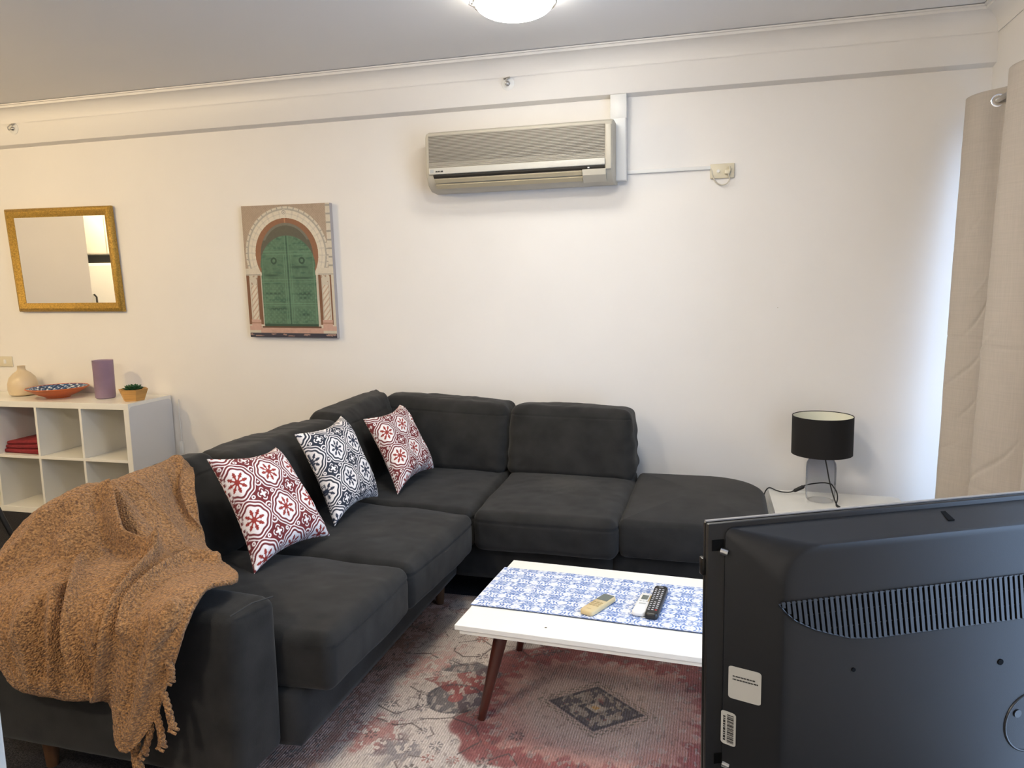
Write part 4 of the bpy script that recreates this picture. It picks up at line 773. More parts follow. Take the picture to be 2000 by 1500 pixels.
# ================================================================== RUG
def rug():
    xs = np.concatenate([np.arange(-1.42, .06, .0021), np.arange(.06, 1.0, .012)]); ys = np.concatenate([np.arange(-3.3, -2.42, .012), np.arange(-2.42, -1.05, .0021)])
    X, Y = np.meshgrid(xs, ys, indexing='ij'); P = np.stack([X, Y, 0 * X], -1).reshape(-1, 3); x, y = P[:, 0], P[:, 1]
    n1 = vnoise(P, 5, 1, 3); n2 = vnoise(P, 28, 2, 3); n3 = vnoise(P * [1, .6, 1], 70, 3, 2); wrp = .014 * vnoise(P, 16, 6, 2)
    cream = np.array([.50, .425, .365]); C = cream * (1 + .06 * n1[:, None] + .05 * n2[:, None]); C = lerp(C, (.44, .27, .22), sm(.1, .7, n1) * .35)
    pink = np.array([.37, .19, .155]); red = np.array([.215, .058, .052]); nav = np.array([.058, .052, .056]); olv = np.array([.30, .245, .19])
    cx, cy = -.385, -1.835; dx, dy = x - cx + wrp, y - cy + wrp * .8
    # big lobed medallion: ragged red ring round a pink field
    ang = np.arctan2(dy, dx * .92); r = np.hypot(dx * .92, dy); rag = .030 * np.sign(np.sin(ang * 30)) * (np.abs(np.sin(ang * 30)) ** .5)
    Rm = .47 - .045 * np.abs(np.cos(2 * ang)) + .012 * np.sin(16 * ang)
    C = lerp(C, red * (1 + .35 * n2[:, None]), sm(.012, -.008, r - Rm) * .92)
    C = lerp(C, cream * .75, sm(.3, .6, n2) * sm(.01, -.01, r - Rm) * sm(.0, .02, r - (Rm - .13)) * .55); C = lerp(C, nav, (n3 > .45) * sm(.01, -.01, r - Rm) * .45)
    C = lerp(C, pink * (1 + .18 * n2[:, None]), sm(.012, -.008, r - (Rm - .125) - rag * .6) * .95)
    C = lerp(C, cream * .80, sm(.12, -.06, r - .22 - .05 * n1) * .65); C = lerp(C, red * 1.2, ((np.abs(r - (Rm - .10)) < .012) & (np.sin(ang * 52) > .1)) * .6)
    # central diamond
    dx, dy = x - cx, y - cy; dx, dy = dx + .10 * dy, dy + .06 * dx; dm = np.abs(dx) / .162 + np.abs(dy) / .135
    bd = (dm < 1.28) & (dm > 1.05); C = lerp(C, olv * .55, bd * (np.sin(ang * 26) * np.sin(dm * 40) > .12) * .85)
    C = lerp(C, nav * 1.3, sm(.04, -.02, dm - 1.0) * .92); C = lerp(C, olv * 1.05, ((n3 + .45 * n2 + .2 * np.sin(dx * 210) * np.sin(dy * 230)) > .06) * (dm < .88) * .75)
    C = lerp(C, nav, (np.abs(dm - .93) < .035) * .7); C = lerp(C, olv * 1.3, (dm < .22) * 1.); C = lerp(C, (.42, .25, .10), (dm < .10) * 1.); C = lerp(C, nav * 1.2, (np.abs(dm - .30) < .05) * .7)
    C = lerp(C, red * 1.1, (dm < .7) * (dm > .35) * (n2 > .4) * .5)
    # side medallion to the left
    mx, my = -.862, -1.765; ex, ey = x - mx + wrp * .6, y - my + wrp * .6; e1 = np.maximum(np.abs(ex) / .115, np.abs(ey) / .115 * .8 + np.abs(ex) / .115 * .45)
    C = lerp(C, nav * 1.5 * (1 + .3 * n3[:, None]), sm(.05, -.03, e1 - 1.0) * (ey > .045) * .85); C = lerp(C, nav * 1.5, sm(.05, -.03, np.hypot(ex / .10, (ey + .12) / .095) - 1.0) * .88)
    C = lerp(C, red * (1 + .3 * n2[:, None]), sm(.05, -.03, np.abs(ex) / .15 + np.abs(ey + .02) / .085 - 1.0) * .88); C = lerp(C, cream, (np.hypot(ex + .065, ey - .0) < .030) * (n3 > -.2) * .8)
    C = lerp(C, cream * .80, ((np.abs(ex) / .15 + np.abs(ey + .02) / .085) < .9) * ((n3 + .5 * n2) > .22) * .75); C = lerp(C, cream * .72, (np.hypot(ex / .12, (ey + .03) / .2) < 1) * ((n3 + .3 * np.sin(ex * 160 + ey * 90)) > .22) * .65); C = lerp(C, nav, (np.abs(np.hypot(ex / .10, (ey + .12) / .095) - .95) < .06) * (n3 > -.3) * .7); C = lerp(C, red * 1.3, (np.hypot(ex, ey + .12) < .025) * .8)
    # pink blossom further left and faded border under the sofa edge
    for (bx, by, br, cc, st) in ((-1.03, -1.68, .085, (.44, .20, .165), .6), (-1.08, -1.80, .05, (.44, .20, .165), .55), (-1.0, -1.57, .06, (.42, .24, .20), .45), (-1.05, -2.14, .10, red * 1.3, .7), (-.93, -2.20, .08, nav * 2.2, .7), (-.16, -1.42, .06, (.42, .2, .17), .5), (-1.09, -1.46, .045, (.40, .2, .17), .5), (-.52, -2.32, .10, red * 1.2, .6)):
        rr = np.hypot(x - bx, y - by); aa = np.arctan2(y - by, x - bx); C = lerp(C, np.asarray(cc), sm(.02, -.03, rr - br * (1 + .25 * np.cos(7 * aa)) + .03 * n3) * st * ((n2 + .6 * n3) > -.12))
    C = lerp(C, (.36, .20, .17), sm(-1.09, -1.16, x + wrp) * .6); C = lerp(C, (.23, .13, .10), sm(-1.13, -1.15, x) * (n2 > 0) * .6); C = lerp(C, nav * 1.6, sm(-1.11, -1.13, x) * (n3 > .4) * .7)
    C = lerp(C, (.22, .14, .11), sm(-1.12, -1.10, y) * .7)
    # fine dark scroll lines with little flowers
    ink = np.array([.085, .060, .055])
    L_ = [[(-.93, -2.03), (-.83, -2.00), (-.74, -2.03), (-.70, -2.10), (-.75, -2.18)], [(-.83, -2.00), (-.80, -1.93)], [(-1.10, -1.98), (-1.02, -2.02), (-.97, -1.96), (-.99, -1.88), (-1.04, -1.85)], [(-.98, -1.50), (-.90, -1.45), (-.84, -1.50), (-.86, -1.58), (-.93, -1.60), (-.98, -1.56), (-.98, -1.50)], [(-.97, -1.36), (-.91, -1.31), (-.86, -1.35), (-.80, -1.33)],
          [(-.74, -1.50), (-.68, -1.54), (-.62, -1.50), (-.55, -1.46)], [(-1.07, -2.06), (-1.0, -2.08), (-.95, -2.06), (-.90, -2.09)], [(-.84, -1.62), (-.90, -1.66), (-.96, -1.64)], [(-.66, -2.20), (-.60, -2.14), (-.56, -2.19)], [(-.32, -1.42), (-.24, -1.45), (-.18, -1.40), (-.10, -1.42)], [(-1.12, -1.62), (-1.06, -1.60), (-1.02, -1.63)]]
    near = np.full(len(x), 9.)
    for pl in L_:
        for A, B in zip(pl, pl[1:]):
            A = np.array(A); B = np.array(B); ab = B - A; tt = np.clip(((x - A[0]) * ab[0] + (y - A[1]) * ab[1]) / (ab @ ab), 0, 1); near = np.minimum(near, np.hypot(x - A[0] - tt * ab[0], y - A[1] - tt * ab[1] + wrp * .5))
    C = lerp(C, ink, sm(.0048, .0022, near) * (n3 > -.55) * .85)
    for (hx, hy, hr, kk_) in ((-.92, -2.10, .055, 6), (-.78, -1.44, .05, 8), (-1.00, -1.95, .045, 6), (-.60, -1.38, .045, 6), (-.30, -1.38, .05, 8), (-1.02, -1.42, .04, 6), (-.86, -2.26, .05, 6), (-1.05, -1.22, .04, 6), (-.85, -1.22, .05, 8), (-1.14, -1.55, .03, 6)):
        rr = np.hypot(x - hx, (y - hy) * 1.25); aa = np.arctan2((y - hy) * 1.25, x - hx); hexd = rr * np.cos((aa % (2 * PI / kk_)) - PI / kk_); C = lerp(C, ink * 1.3, sm(.0042, .0018, np.abs(hexd - hr + wrp * .4)) * (np.sin(aa * 3 + hx * 40) > -.45) * (n3 > -.5) * .75)
    rs = random.Random(5)
    spots = [(-.93, -2.03), (-.70, -2.10), (-1.02, -2.02), (-.99, -1.88), (-.90, -1.45), (-.86, -1.58), (-.97, -1.36), (-.80, -1.33), (-.74, -1.50), (-.62, -1.50), (-.95, -1.88), (-.78, -2.12), (-.90, -2.09), (-.86, -1.66), (-.72, -1.62), (-.58, -1.42), (-.24, -1.45), (-.10, -1.42), (-.04, -1.50), (-1.11, -1.70), (-1.12, -1.90), (-1.14, -2.06), (-.66, -2.2), (-1.15, -1.3), (-.98, -1.74), (-.83, -2.22), (-1.2, -2.2), (-.60, -2.05)]
    for _ in range(46): spots.append((rs.uniform(-1.25, -.70), rs.uniform(-2.35, -1.12)))
    for _ in range(14): spots.append((rs.uniform(-.7, 0.0), rs.uniform(-1.5, -1.12)))
    for (sx, sy) in spots:
        rr = np.hypot(x - sx, y - sy); aa = np.arctan2(y - sy, x - sx); R0 = rs.uniform(.010, .026); k = rs.choice((6, 8)); cc = rs.choice((ink, nav * 1.6, np.array([.28, .10, .08])))
        C = lerp(C, cc, ((rr < R0) & (rr > R0 * .35) & (np.cos(k * aa + rs.random() * 6) > -.1) & (n3 > -.5)) * .75)
    C = lerp(C, cream * .78, ((n3 * .8 + n2 * .5) > .30) * .42); C = lerp(C, np.array([.15, .09, .08]), ((n3 * .9 - n2 * .5) > .40) * .34)      # worn pile lets the ground show
    C *= (1 + .24 * np.sin(x * 2 * PI / .0085 + n2 * .8)[:, None] * (.6 + .4 * n3[:, None]))          # woven ribs run front to back
    Zt = .007 + .0008 * np.sin(x * 2 * PI / .0085) + 0 * y
    V = np.stack([x, y, Zt], 1); nx, ny = len(xs), len(ys)
    return V, np.clip(C, .01, .9), nx, ny
V, C, nx, ny = rug()
V2 = V.copy(); V2[:, 2] = .0008
idx = np.arange(nx * ny).reshape(nx, ny); b = np.concatenate([idx[:, 0], idx[-1, 1:], idx[-2::-1, -1], idx[0, -2:0:-1]])
VV = np.concatenate([V, V2[b]]); k = np.arange(len(b)) + len(V); side = np.stack([b, k, np.roll(k, -1), np.roll(b, -1)], 1)
rug_o = link('area_rug', np_mesh('area_rug', VV, np.concatenate([grid_faces(nx, ny), side]), np.concatenate([C, C[b]])), M['p_rug'], origin=(-.2, -2.1, 0))
tag(rug_o, 'faded cream and red medallion rug under the coffee table', 'rug')
del V, C, V2, VV

# ================================================================== COFFEE TABLE
TZ = .360; tx0, tx1, ty0, ty1 = -.772, .40, -2.062, -1.482
RT = Matrix.Translation((-.771, -1.773, 0)) @ Matrix.Rotation(math.radians(-3.6), 4, 'Z') @ Matrix.Translation((.771, 1.773, 0))
t = empty('coffee_table', (-.19, -1.77, .008), 'low white coffee table with splayed tapered dark red wood legs', 'coffee table')
bm = bmesh.new(); box(bm, (tx0, ty0, TZ - .016), (tx1, ty1, TZ), .0015)
box(bm, (tx0 + .012, ty0 + .010, TZ - .032), (tx1 - .012, ty1 - .010, TZ - .016), .001); bmesh.ops.transform(bm, matrix=RT, verts=bm.verts); done('tabletop', bm, M['white_lam'], t, smooth=False)
def tleg(fx, fy, kx, ky):
    bm = bmesh.new(); tube(bm, [(fx, fy, .008), (kx, ky, TZ - .032)], .02, 20, rs=[.0125, .0245]); (fx > 0) and bmesh.ops.transform(bm, matrix=RT, verts=bm.verts); done('leg', bm, M['walnut'], t)
for sy, yy, ky in ((0, -1.985, -1.955), (1, -1.50, -1.565)):
    tleg(-.735, yy, -.660, ky); tleg(.36, yy, .29, ky)
bm = bmesh.new(); lathe(bm, [(0, .0002), (.0042, .0002)], (-.5076, -2.019, TZ), 12); lathe(bm, [(.0042, .0002), (0, .0012)], (-.5076, -2.019, TZ), 12)
done('chip_mark', bm, mat('dark_chip', (.10, .085, .05), .8), t, label='small dark chip in the white top')
def runner():
    nu, nv = 620, 190; x0, x1, y0, y1 = -.778, .40, -1.913, -1.567
    xs = np.linspace(x0, x1, nu); ys = np.linspace(y0, y1, nv); X, Y = np.meshgrid(xs, ys, indexing='ij')
    Yw = Y + .0015 * np.sin(X * 9) ; Z = TZ + .0035 + .0006 * np.sin(X * 23 + Y * 11)
    P = np.stack([X, Y, 0 * X], -1).reshape(-1, 3); p = .070
    u = P[:, 0] / p; v = P[:, 1] / p; q = np.stack([u - np.round(u), v - np.round(v)], 1); q2 = np.stack([u - .5 - np.round(u - .5), v - .5 - np.round(v - .5)], 1)
    r = np.hypot(q[:, 0], q[:, 1]); a = np.arctan2(q[:, 1], q[:, 0]); r2 = np.hypot(q2[:, 0], q2[:, 1]); a2 = np.arctan2(q2[:, 1], q2[:, 0])
    white = np.array([.74, .76, .80]); blue = np.array([.080, .155, .42]); mid = np.array([.30, .42, .68]); n = vnoise(P, 200, 4, 2)
    C = np.tile(white, (len(u), 1)); f = np.cos(8 * a) * .5 + np.cos(r * 46)
    C = lerp(C, mid, sm(-.35, .1, f + n * .9) * (r > .15) * .85); C = lerp(C, blue, sm(.30, .6, f + n * 1.0) * (r > .17) * .9)
    C = lerp(C, blue, (r2 < .12 + .05 * np.cos(8 * a2)) * .85); C = lerp(C, white, (r2 < .05) * 1.); C = lerp(C, blue, (np.abs(r2 - .24) < .022) * (np.cos(12 * a2) > -.4) * .9)
    C = lerp(C, mid * .8, (np.abs(np.abs(q[:, 0]) - np.abs(q[:, 1])) < .03) * (r > .2) * .7); C = lerp(C, white, sm(.21, .13, r + .03 * np.cos(6 * a) + .05 * n) * .95); C = lerp(C, blue * .8, (n > .36) * (r > .16) * .75); C = lerp(C, white, (n < -.42) * .6); C = lerp(C, mid, (r < .05) * (n > .1) * .8)
    C = lerp(C, np.array([.03, .045, .09]), (P[:, 1] < y0 + .0035) * .9)
    V = np.stack([X, Yw, Z], -1).reshape(-1, 3); V2 = V.copy(); V2[:, 2] = TZ + .0008
    idx = np.arange(nu * nv).reshape(nu, nv); b = np.concatenate([idx[:, 0], idx[-1, 1:], idx[-2::-1, -1], idx[0, -2:0:-1]]); k = np.arange(len(b)) + len(V)
    VV_ = np.concatenate([V, V2[b]]); an = math.radians(-3.6); dx_, dy_ = VV_[:, 0] + .771, VV_[:, 1] + 1.773
    VV_[:, 0], VV_[:, 1] = -.771 + dx_ * math.cos(an) - dy_ * math.sin(an), -1.773 + dx_ * math.sin(an) + dy_ * math.cos(an)
    return np_mesh('table_runner', VV_, np.concatenate([grid_faces(nu, nv), np.stack([b, k, np.roll(k, -1), np.roll(b, -1)], 1)]), np.concatenate([C, C[b] * .35]))
tag(link('table_runner', runner(), M['p_runner'], origin=(-.2, -1.74, TZ)), 'blue and white tile-print cloth runner along the coffee table', 'table runner')

# ---- remote controls: local frame x across, y along, z up
def remote(name, a_, b_, w, h, label, body, z, taper=0., group='remote controls on the coffee table'):
    a_, b_ = Vector((*a_, z)), Vector((*b_, z)); d = (b_ - a_); L = d.length; d.normalize(); s = Vector((d.y, -d.x, 0))
    X = Matrix((( s.x, d.x, 0, a_.x), (s.y, d.y, 0, a_.y), (0, 0, 1, z), (0, 0, 0, 1)))
    t = empty(name, a_ + d * (L / 2), label, 'remote control', group)
    bm = bmesh.new(); V_ = []
    lv = [(-.0035, 0), (0, .004), (0, h * .6), (-.002, h * .88), (-.005, h)]; R = []
    for ins, zz in lv:
        pts = []; cr = w * .28
        for (cx_, cy_, a0) in ((w / 2, L, 0), (-w / 2, L, 90), (-w / 2 * (1 - taper), 0, 180), (w / 2 * (1 - taper), 0, 270)):
            sx = 1 if cx_ > 0 else -1; sy = 1 if cy_ > 0 else -1; ccx, ccy = cx_ - sx * cr, cy_ - (cr if cy_ > 0 else -cr)
            for k in range(6):
                aa = math.radians(a0 + 18 * k); pts.append((ccx + (cr + ins) * math.cos(aa), ccy + (cr + ins) * math.sin(aa)))
        R.append([bm.verts.new(X @ Vector((px, py, zz))) for px, py in pts])
    skin(bm, R); done('body', bm, body, t); return t, X, L
def rbox(parent, X, x0, x1, y0, y1, z0, z1, m, nm='button', bev=.0006): bm = bmesh.new(); box(bm, (x0, y0, z0), (x1, y1, z1), bev, 1, X); return done(nm, bm, m, parent, smooth=False)
RZ = TZ + .0045
t, X, L = remote('remote_control', (-.402, -1.918), (-.342, -1.776), .050, .017, 'cream air conditioner remote with grey screen lying diagonally', M['remote_cream'], RZ)
rbox(t, X, -.0195, .0195, L * .63, L * .95, .016, .0178, M['lcd'], 'screen')
for i in range(3):
    for j in range(3): rbox(t, X, -.018 + i * .0132, -.0085 + i * .0132, L * .30 + j * .013, L * .30 + j * .013 + .0075, .0165, .0185, M['btn_tan'])
rbox(t, X, -.008, .008, L * .12, L * .12 + .004, .0168, .0174, M['btn_tan'], 'print')
t, X, L = remote('remote_control', (-.240, -1.890), (-.222, -1.735), .046, .016, 'white air conditioner remote beside the black one', M['remote_white'], RZ)
rbox(t, X, -.013, .008, L * .64, L * .86, .0155, .0166, M['lcd'], 'screen'); rbox(t, X, .011, .016, L * .55, L * .88, .0155, .0164, M['btn_tan'], 'print')
for i in range(3): rbox(t, X, -.014 + i * .010, -.007 + i * .010, L * .53, L * .53 + .006, .0155, .0172, M['btn_grey'])
rbox(t, X, -.012, .010, L * .40, L * .40 + .009, .0155, .0172, M['btn_grey'])
t, X, L = remote('remote_control', (-.199, -1.905), (-.183, -1.672), .046, .020, 'long black television remote with rows of buttons', M['remote_black'], RZ, .08)
for j in range(12):
    for i in range(3):
        if j in (5,) and i == 1: continue
        mm = M['btn_red'] if (j == 0 and i == 2) else M['btn_white']
        rbox(t, X, -.0155 + i * .0115, -.0085 + i * .0115, .030 + j * .0150, .030 + j * .0150 + (.0035 if j > 3 else .0045), .0195, .0208, mm)
rbox(t, X, -.008, .008, L * .93, L * .94, .0196, .0202, M['btn_white'], 'print')
bm = bmesh.new()
for k in range(9): tube(bm, crom([(-.93 + .02 * math.cos(k), -1.405 + .014 * math.sin(k * 1.7), .010), (-.93 + .012 * math.cos(k * 2.2), -1.405 + .010 * math.sin(k * 3), .020), (-.93 - .022 * math.cos(k * 1.3), -1.405 - .012 * math.sin(k), .012)], 8), .0055, 6)
tag(done('wool_scrap', bm, M['navy'], origin=(-.93, -1.405, .008)), 'small dark blue wool scrap on the rug by the table corner', 'wool scrap')

# ================================================================== SIDE TABLE AND LAMP
LZ = .300
t = empty('side_table', (.545, -.34, 0), 'low white square side table in the corner under the lamp', 'side table')
S4 = [(.250, -.052), (.262, -.640), (.880, -.650), (.865, -.110), (.842, -.088)]
bm = bmesh.new(); extrude_poly(bm, [(x, y, LZ - .035) for x, y in S4], (0, 0, .035)); done('tabletop', bm, M['white_lam'], t, smooth=False)
for x, y in ((.275, -.085), (.287, -.615), (.845, -.625), (.825, -.125)):
    bm = bmesh.new(); box(bm, (x - .022, y - .022, 0), (x + .022, y + .022, LZ - .035), .002); done('leg', bm, M['white_lam'], t, smooth=False)
bm = bmesh.new(); box(bm, (.28, -.61, .10), (.84, -.13, .115), .002); done('lower_shelf', bm, M['white_lam'], t, smooth=False)
c = Vector((.487, -.215, LZ)); t = empty('table_lamp', c, 'table lamp with black drum shade and smoked glass bottle base', 'table lamp')
bm = bmesh.new(); lathe(bm, [(0, .002), (.060, .002), (.068, .010), (.0705, .03), (.0705, .165), (.068, .190), (.058, .210), (.046, .222), (.030, .232), (.026, .245), (.026, .262)], c, 56); done('glass_base', bm, M['smoke'], t, label='smoked clear glass bottle base')
bm = bmesh.new(); lathe(bm, [(0, .262), (.030, .262), (.030, .272), (.016, .278), (.016, .32), (0, .32)], c, 28); done('lamp_holder', bm, M['black'], t)
bm = bmesh.new(); tube(bm, [c + Vector((-.138, 0, .285)), c + Vector((.138, 0, .285))], .002, 6); tube(bm, [c + Vector((0, -.138, .285)), c + Vector((0, .138, .285))], .002, 6); done('shade_ring', bm, M['steel'], t)
sh0, sh1 = .238, .428
bm = bmesh.new(); lathe(bm, [(.1425, sh0), (.1425, sh1), (.1405, sh1 + .001), (.1405, sh0)], c, 72, closed=True); shd = done('lamp_shade', bm, M['shade'], t, label='black drum shade')
bm = bmesh.new(); lathe(bm, [(.1395, sh0 + .002), (.1395, sh1 - .003), (.1385, sh1 - .003), (.1385, sh0 + .002)], c, 72, closed=True); done('lining', bm, M['shade_in'], shd, label='cream lining inside the shade')
bm = bmesh.new(); lathe(bm, [(0, .32), (.016, .322), (.03, .355), (.026, .38), (0, .392)], c, 24); done('bulb', bm, M['pvc'], t)
bm = bmesh.new()
tube(bm, crom([c + Vector(p) for p in ((.003, -.03, .262), (.006, -.055, .235), (.012, -.075, .21), (.03, -.080, .12), (.045, -.088, .06), (.062, -.10, .012), (.075, -.118, .005), (.064, -.122, .005), (.060, -.105, .012), (.070, -.07, .03), (.070, -.03, .055), (.055, .035, .075))], 60), .0032, 8)
tube(bm, crom([c + Vector(p) for p in ((.055, .035, .075), (.02, .076, .070), (-.05, .085, .055), (-.085, .085, .038), (-.13, .085, .012), (-.17, .09, .008), (-.20, .115, .008), (-.236, .165, .006), (-.262, .12, -.03), (-.272, .06, -.12), (-.275, .05, -.27))], 60), .0032, 8)
done('cord', bm, M['cord'], t)
bm = bmesh.new(); tube(bm, [c + Vector((-.120, .085, .016)), c + Vector((-.112, .085, .020)), c + Vector((-.075, .086, .040)), c + Vector((-.066, .086, .046))], .008, 10, rs=[.004, .009, .010, .005]); done('cord_switch', bm, M['cord'], t)

# ================================================================== CURTAIN
rod_x, rod_z = 1.122, 2.135
t = empty('curtain_rod', (rod_x, -1.6, rod_z), 'slim metal curtain rod on the right wall', 'curtain rod')
bm = bmesh.new(); tube(bm, [(rod_x, -3.9, rod_z), (rod_x, -.09, rod_z)], .011, 14); done('rod', bm, M['steel'], t)
bm = bmesh.new(); tube(bm, [(rod_x, -.10, rod_z), (rod_x, -.085, rod_z), (rod_x, -.06, rod_z)], .02, 14, rs=[.012, .018, .012]); done('finial', bm, M['steel'], t)
for y in (-.22, -3.8): bm = bmesh.new(); box(bm, (rod_x - .006, y - .006, rod_z - .018), (XR, y + .006, rod_z - .006)); box(bm, (XR - .006, y - .015, rod_z - .05), (XR, y + .015, rod_z + .03)); done('bracket', bm, M['steel'], t, smooth=False)
cur = empty('curtain', (rod_x, -.8, .03), 'taupe eyelet curtain hanging in folds at the right edge', 'curtain')
def curtain():
    nu, nv = 520, 260; zt = rod_z + .050; y_a, y_b = -.075, -1.70; nf = 8.5 / 1.0
    U, V = np.meshgrid(np.linspace(0, 1, nu), np.linspace(0, 1, nv), indexing='ij')      # U along the rod, V from top down
    lamb = .55; s = U * (y_a - y_b)
    ph = 2 * PI * (s - .15) / lamb + PI
    amp = .075 + .010 * V; X = rod_x + amp * np.cos(ph + .2 * np.sin(3 * V)) + .014 * np.sin(3 * ph + 1.0 + V * 1.5) * (.4 + .6 * V)
    Y = y_a - s - .035 * np.sin(2 * ph) * (1 - .3 * V)
    Y = Y - .12 * V * np.exp(-s / .4); X = X - .050 * V - .016 * np.exp(-((s - .055 - .02 * V) / .018) ** 2) + .012 * np.exp(-((s - .10 - .02 * V) / .02) ** 2)
    zt_l = zt - .0 * s; Z = zt_l - V * (zt_l - .03)
    Z = Z + .006 * np.cos(ph) * (1 - V) ** 8
    P = np.stack([X, Y, Z], -1).reshape(-1, 3); u = s.reshape(-1); v = Z.reshape(-1)
    cr_ = .003 * vnoise(np.stack([u, v, 0 * u], 1), 5, 2, 3)
    # packing creases: one across, a few diagonal
    D = cr_.copy()
    for (uu, vv, slope, ln, a_) in ((.30, 1.28, 1.6, .16, .007), (.55, 1.10, 1.8, .22, .008), (.62, 1.02, 1.5, .2, -.007), (.20, .95, 1.2, .14, .006), (.45, .78, .9, .18, .006), (.12, 1.5, 1.1, .12, .004), (.50, 1.45, 1.5, .15, .004), (.34, .55, 1.4, .12, .004), (.7, .6, 1.2, .2, .006), (.22, 1.62, 1.9, .05, .005), (.26, 1.35, 1.4, .05, -.004), (.24, .80, 1.2, .06, .005), (.18, .62, .8, .05, .004), (.58, 1.22, 2.2, .07, -.006), (.66, .85, 1.7, .08, .005), (.05, 1.0, .6, .03, .004), (.05, .7, .5, .03, .004), (.05, 1.4, .7, .03, .003)):
        dd = ((v - vv) - slope * (u - uu)) / math.hypot(1, slope); al = ((u - uu) + slope * (v - vv)) / math.hypot(1, slope); D += a_ * .65 * np.exp(-(dd / .006) ** 2) * np.exp(-(al / ln) ** 4)
    for zz in (1.12, .55): D += .0022 * np.exp(-((v - zz) / .005) ** 2)
    dU = np.gradient(np.stack([X, Y, Z], -1), axis=0); dV = np.gradient(np.stack([X, Y, Z], -1), axis=1); nn = np.cross(dU, dV); nn /= np.linalg.norm(nn, axis=2, keepdims=True); nn = nn.reshape(-1, 3)
    V1 = P + nn * D[:, None]; V2 = V1 - nn * .002
    idx = np.arange(nu * nv).reshape(nu, nv); b = np.concatenate([idx[:, 0], idx[-1, 1:], idx[-2::-1, -1], idx[0, -2:0:-1]]); b2 = b + nu * nv
    me = np_mesh('curtain_panel', np.concatenate([V1, V2]), np.concatenate([grid_faces(nu, nv), grid_faces(nu, nv, nu * nv, flip=True), np.stack([b, b2, np.roll(b2, -1), np.roll(b, -1)], 1)]))
    eye = []
    for k in range(0, 10):
        # the cloth crosses the rod where cos(ph)=0
        sv = .15 + (k - .5) * lamb / 2 + .001
        if sv < 0: continue
        i = int(round(sv / (y_a - y_b) * (nu - 1)))
        if i >= nu: break
        j = int(round((.050 / (zt - .03)) * (nv - 1))); p = np.array([X[i, j], Y[i, j], rod_z]); q = nn.reshape(nu, nv, 3)[i, j]; eye.append((p, q))
    return me, eye
me, eyes = curtain(); link('curtain_panel', me, M['curtain'], cur)
for p, q in eyes:
    bm = bmesh.new(); ax = Vector(q); ax.z = 0; ax.normalize(); pts = []
    e1 = ax.cross(Vector((0, 0, 1))).normalized(); R = []
    n = 28; m8 = 8
    for k in range(n):
        a = 2 * PI * k / n; rd = e1 * math.cos(a) + Vector((0, 0, 1)) * math.sin(a)
        R.append([bm.verts.new(Vector(p) + rd * (.024 + .0055 * math.cos(2 * PI * j / m8)) + ax * (.004 * math.sin(2 * PI * j / m8))) for j in range(m8)])
    for A, B in zip(R, R[1:] + R[:1]):
        for j in range(m8): bm.faces.new((A[j], A[(j + 1) % m8], B[(j + 1) % m8], B[j]))
    done('eyelet', bm, M['chrome'], cur)

# ================================================================== TELEVISION (seen from behind)
P0 = Vector((-.012, -3.280, 0)); ua = Vector((.889, .457, 0)).normalized(); na = Vector((ua.y, -ua.x, 0))   # u along the set, n towards the viewer
TX = Matrix(((ua.x, na.x, 0, P0.x), (ua.y, na.y, 0, P0.y), (0, 0, 1, 0), (0, 0, 0, 1)))   # local (u, n, z)
TVW, ZT, ZB = .93, 1.1245, .525
t = empty('television', TX @ Vector((TVW / 2, 0, ZB - .06)), 'black flat television seen from behind, with vents and stickers', 'television')
def tv(nm, bm, m, smooth=True, parent=None, label=None, sharp=40): bmesh.ops.transform(bm, matrix=TX, verts=bm.verts); return done(nm, bm, m, parent or t, smooth=smooth, label=label, sharp=sharp)
bm = bmesh.new(); box(bm, (.0, -.014, ZB), (TVW, -.0085, ZT), .002, 2); tv('front_frame', bm, M['tv_edge'])
bm = bmesh.new(); box(bm, (.002, -.0135, ZT), (TVW - .002, -.009, ZT + .0014)); tv('top_glint', bm, M['tv_top_glint'], smooth=False, label='painted glint along the top edge')  # light caught on the bezel's top edge, painted as a pale strip
bm = bmesh.new(); box(bm, (.015, -.0165, ZB + .02), (TVW - .015, -.014, ZT - .012)); tv('screen', bm, M['screen'], smooth=False)
bm = bmesh.new(); box(bm, (0, -.008, ZB), (TVW, 0, ZT), .0025, 2); tv('rim', bm, M['tv'])
# moulded rear shell: rounded rectangle lofted outwards
def rr(u0, u1, z0_, z1_, r, n=10):
    out = []
    for (cu, cz, a0) in ((u1 - r, z1_ - r, 0), (u0 + r, z1_ - r, 90), (u0 + r, z0_ + r, 180), (u1 - r, z0_ + r, 270)):
        for k in range(n + 1): a = math.radians(a0 + 90 * k / n); out.append((cu + r * math.cos(a), cz + r * math.sin(a)))
    return out
bm = bmesh.new(); R = []
for f, d in ((0, -.002), (.0, .002), (.25, .014), (.5, .027), (.75, .039), (.86, .0445), (.93, .048), (1.0, .050)):
    iu = .022 + .052 * f; it = .006 + .014 * f; R.append([bm.verts.new((u_, d, z_)) for u_, z_ in rr(iu, TVW - iu, ZB + .02 + .03 * f, ZT - it, 0.010 + .040 * f)])
skin(bm, R); tv('rear_shell', bm, M['tv'], sharp=35)
BN = .050
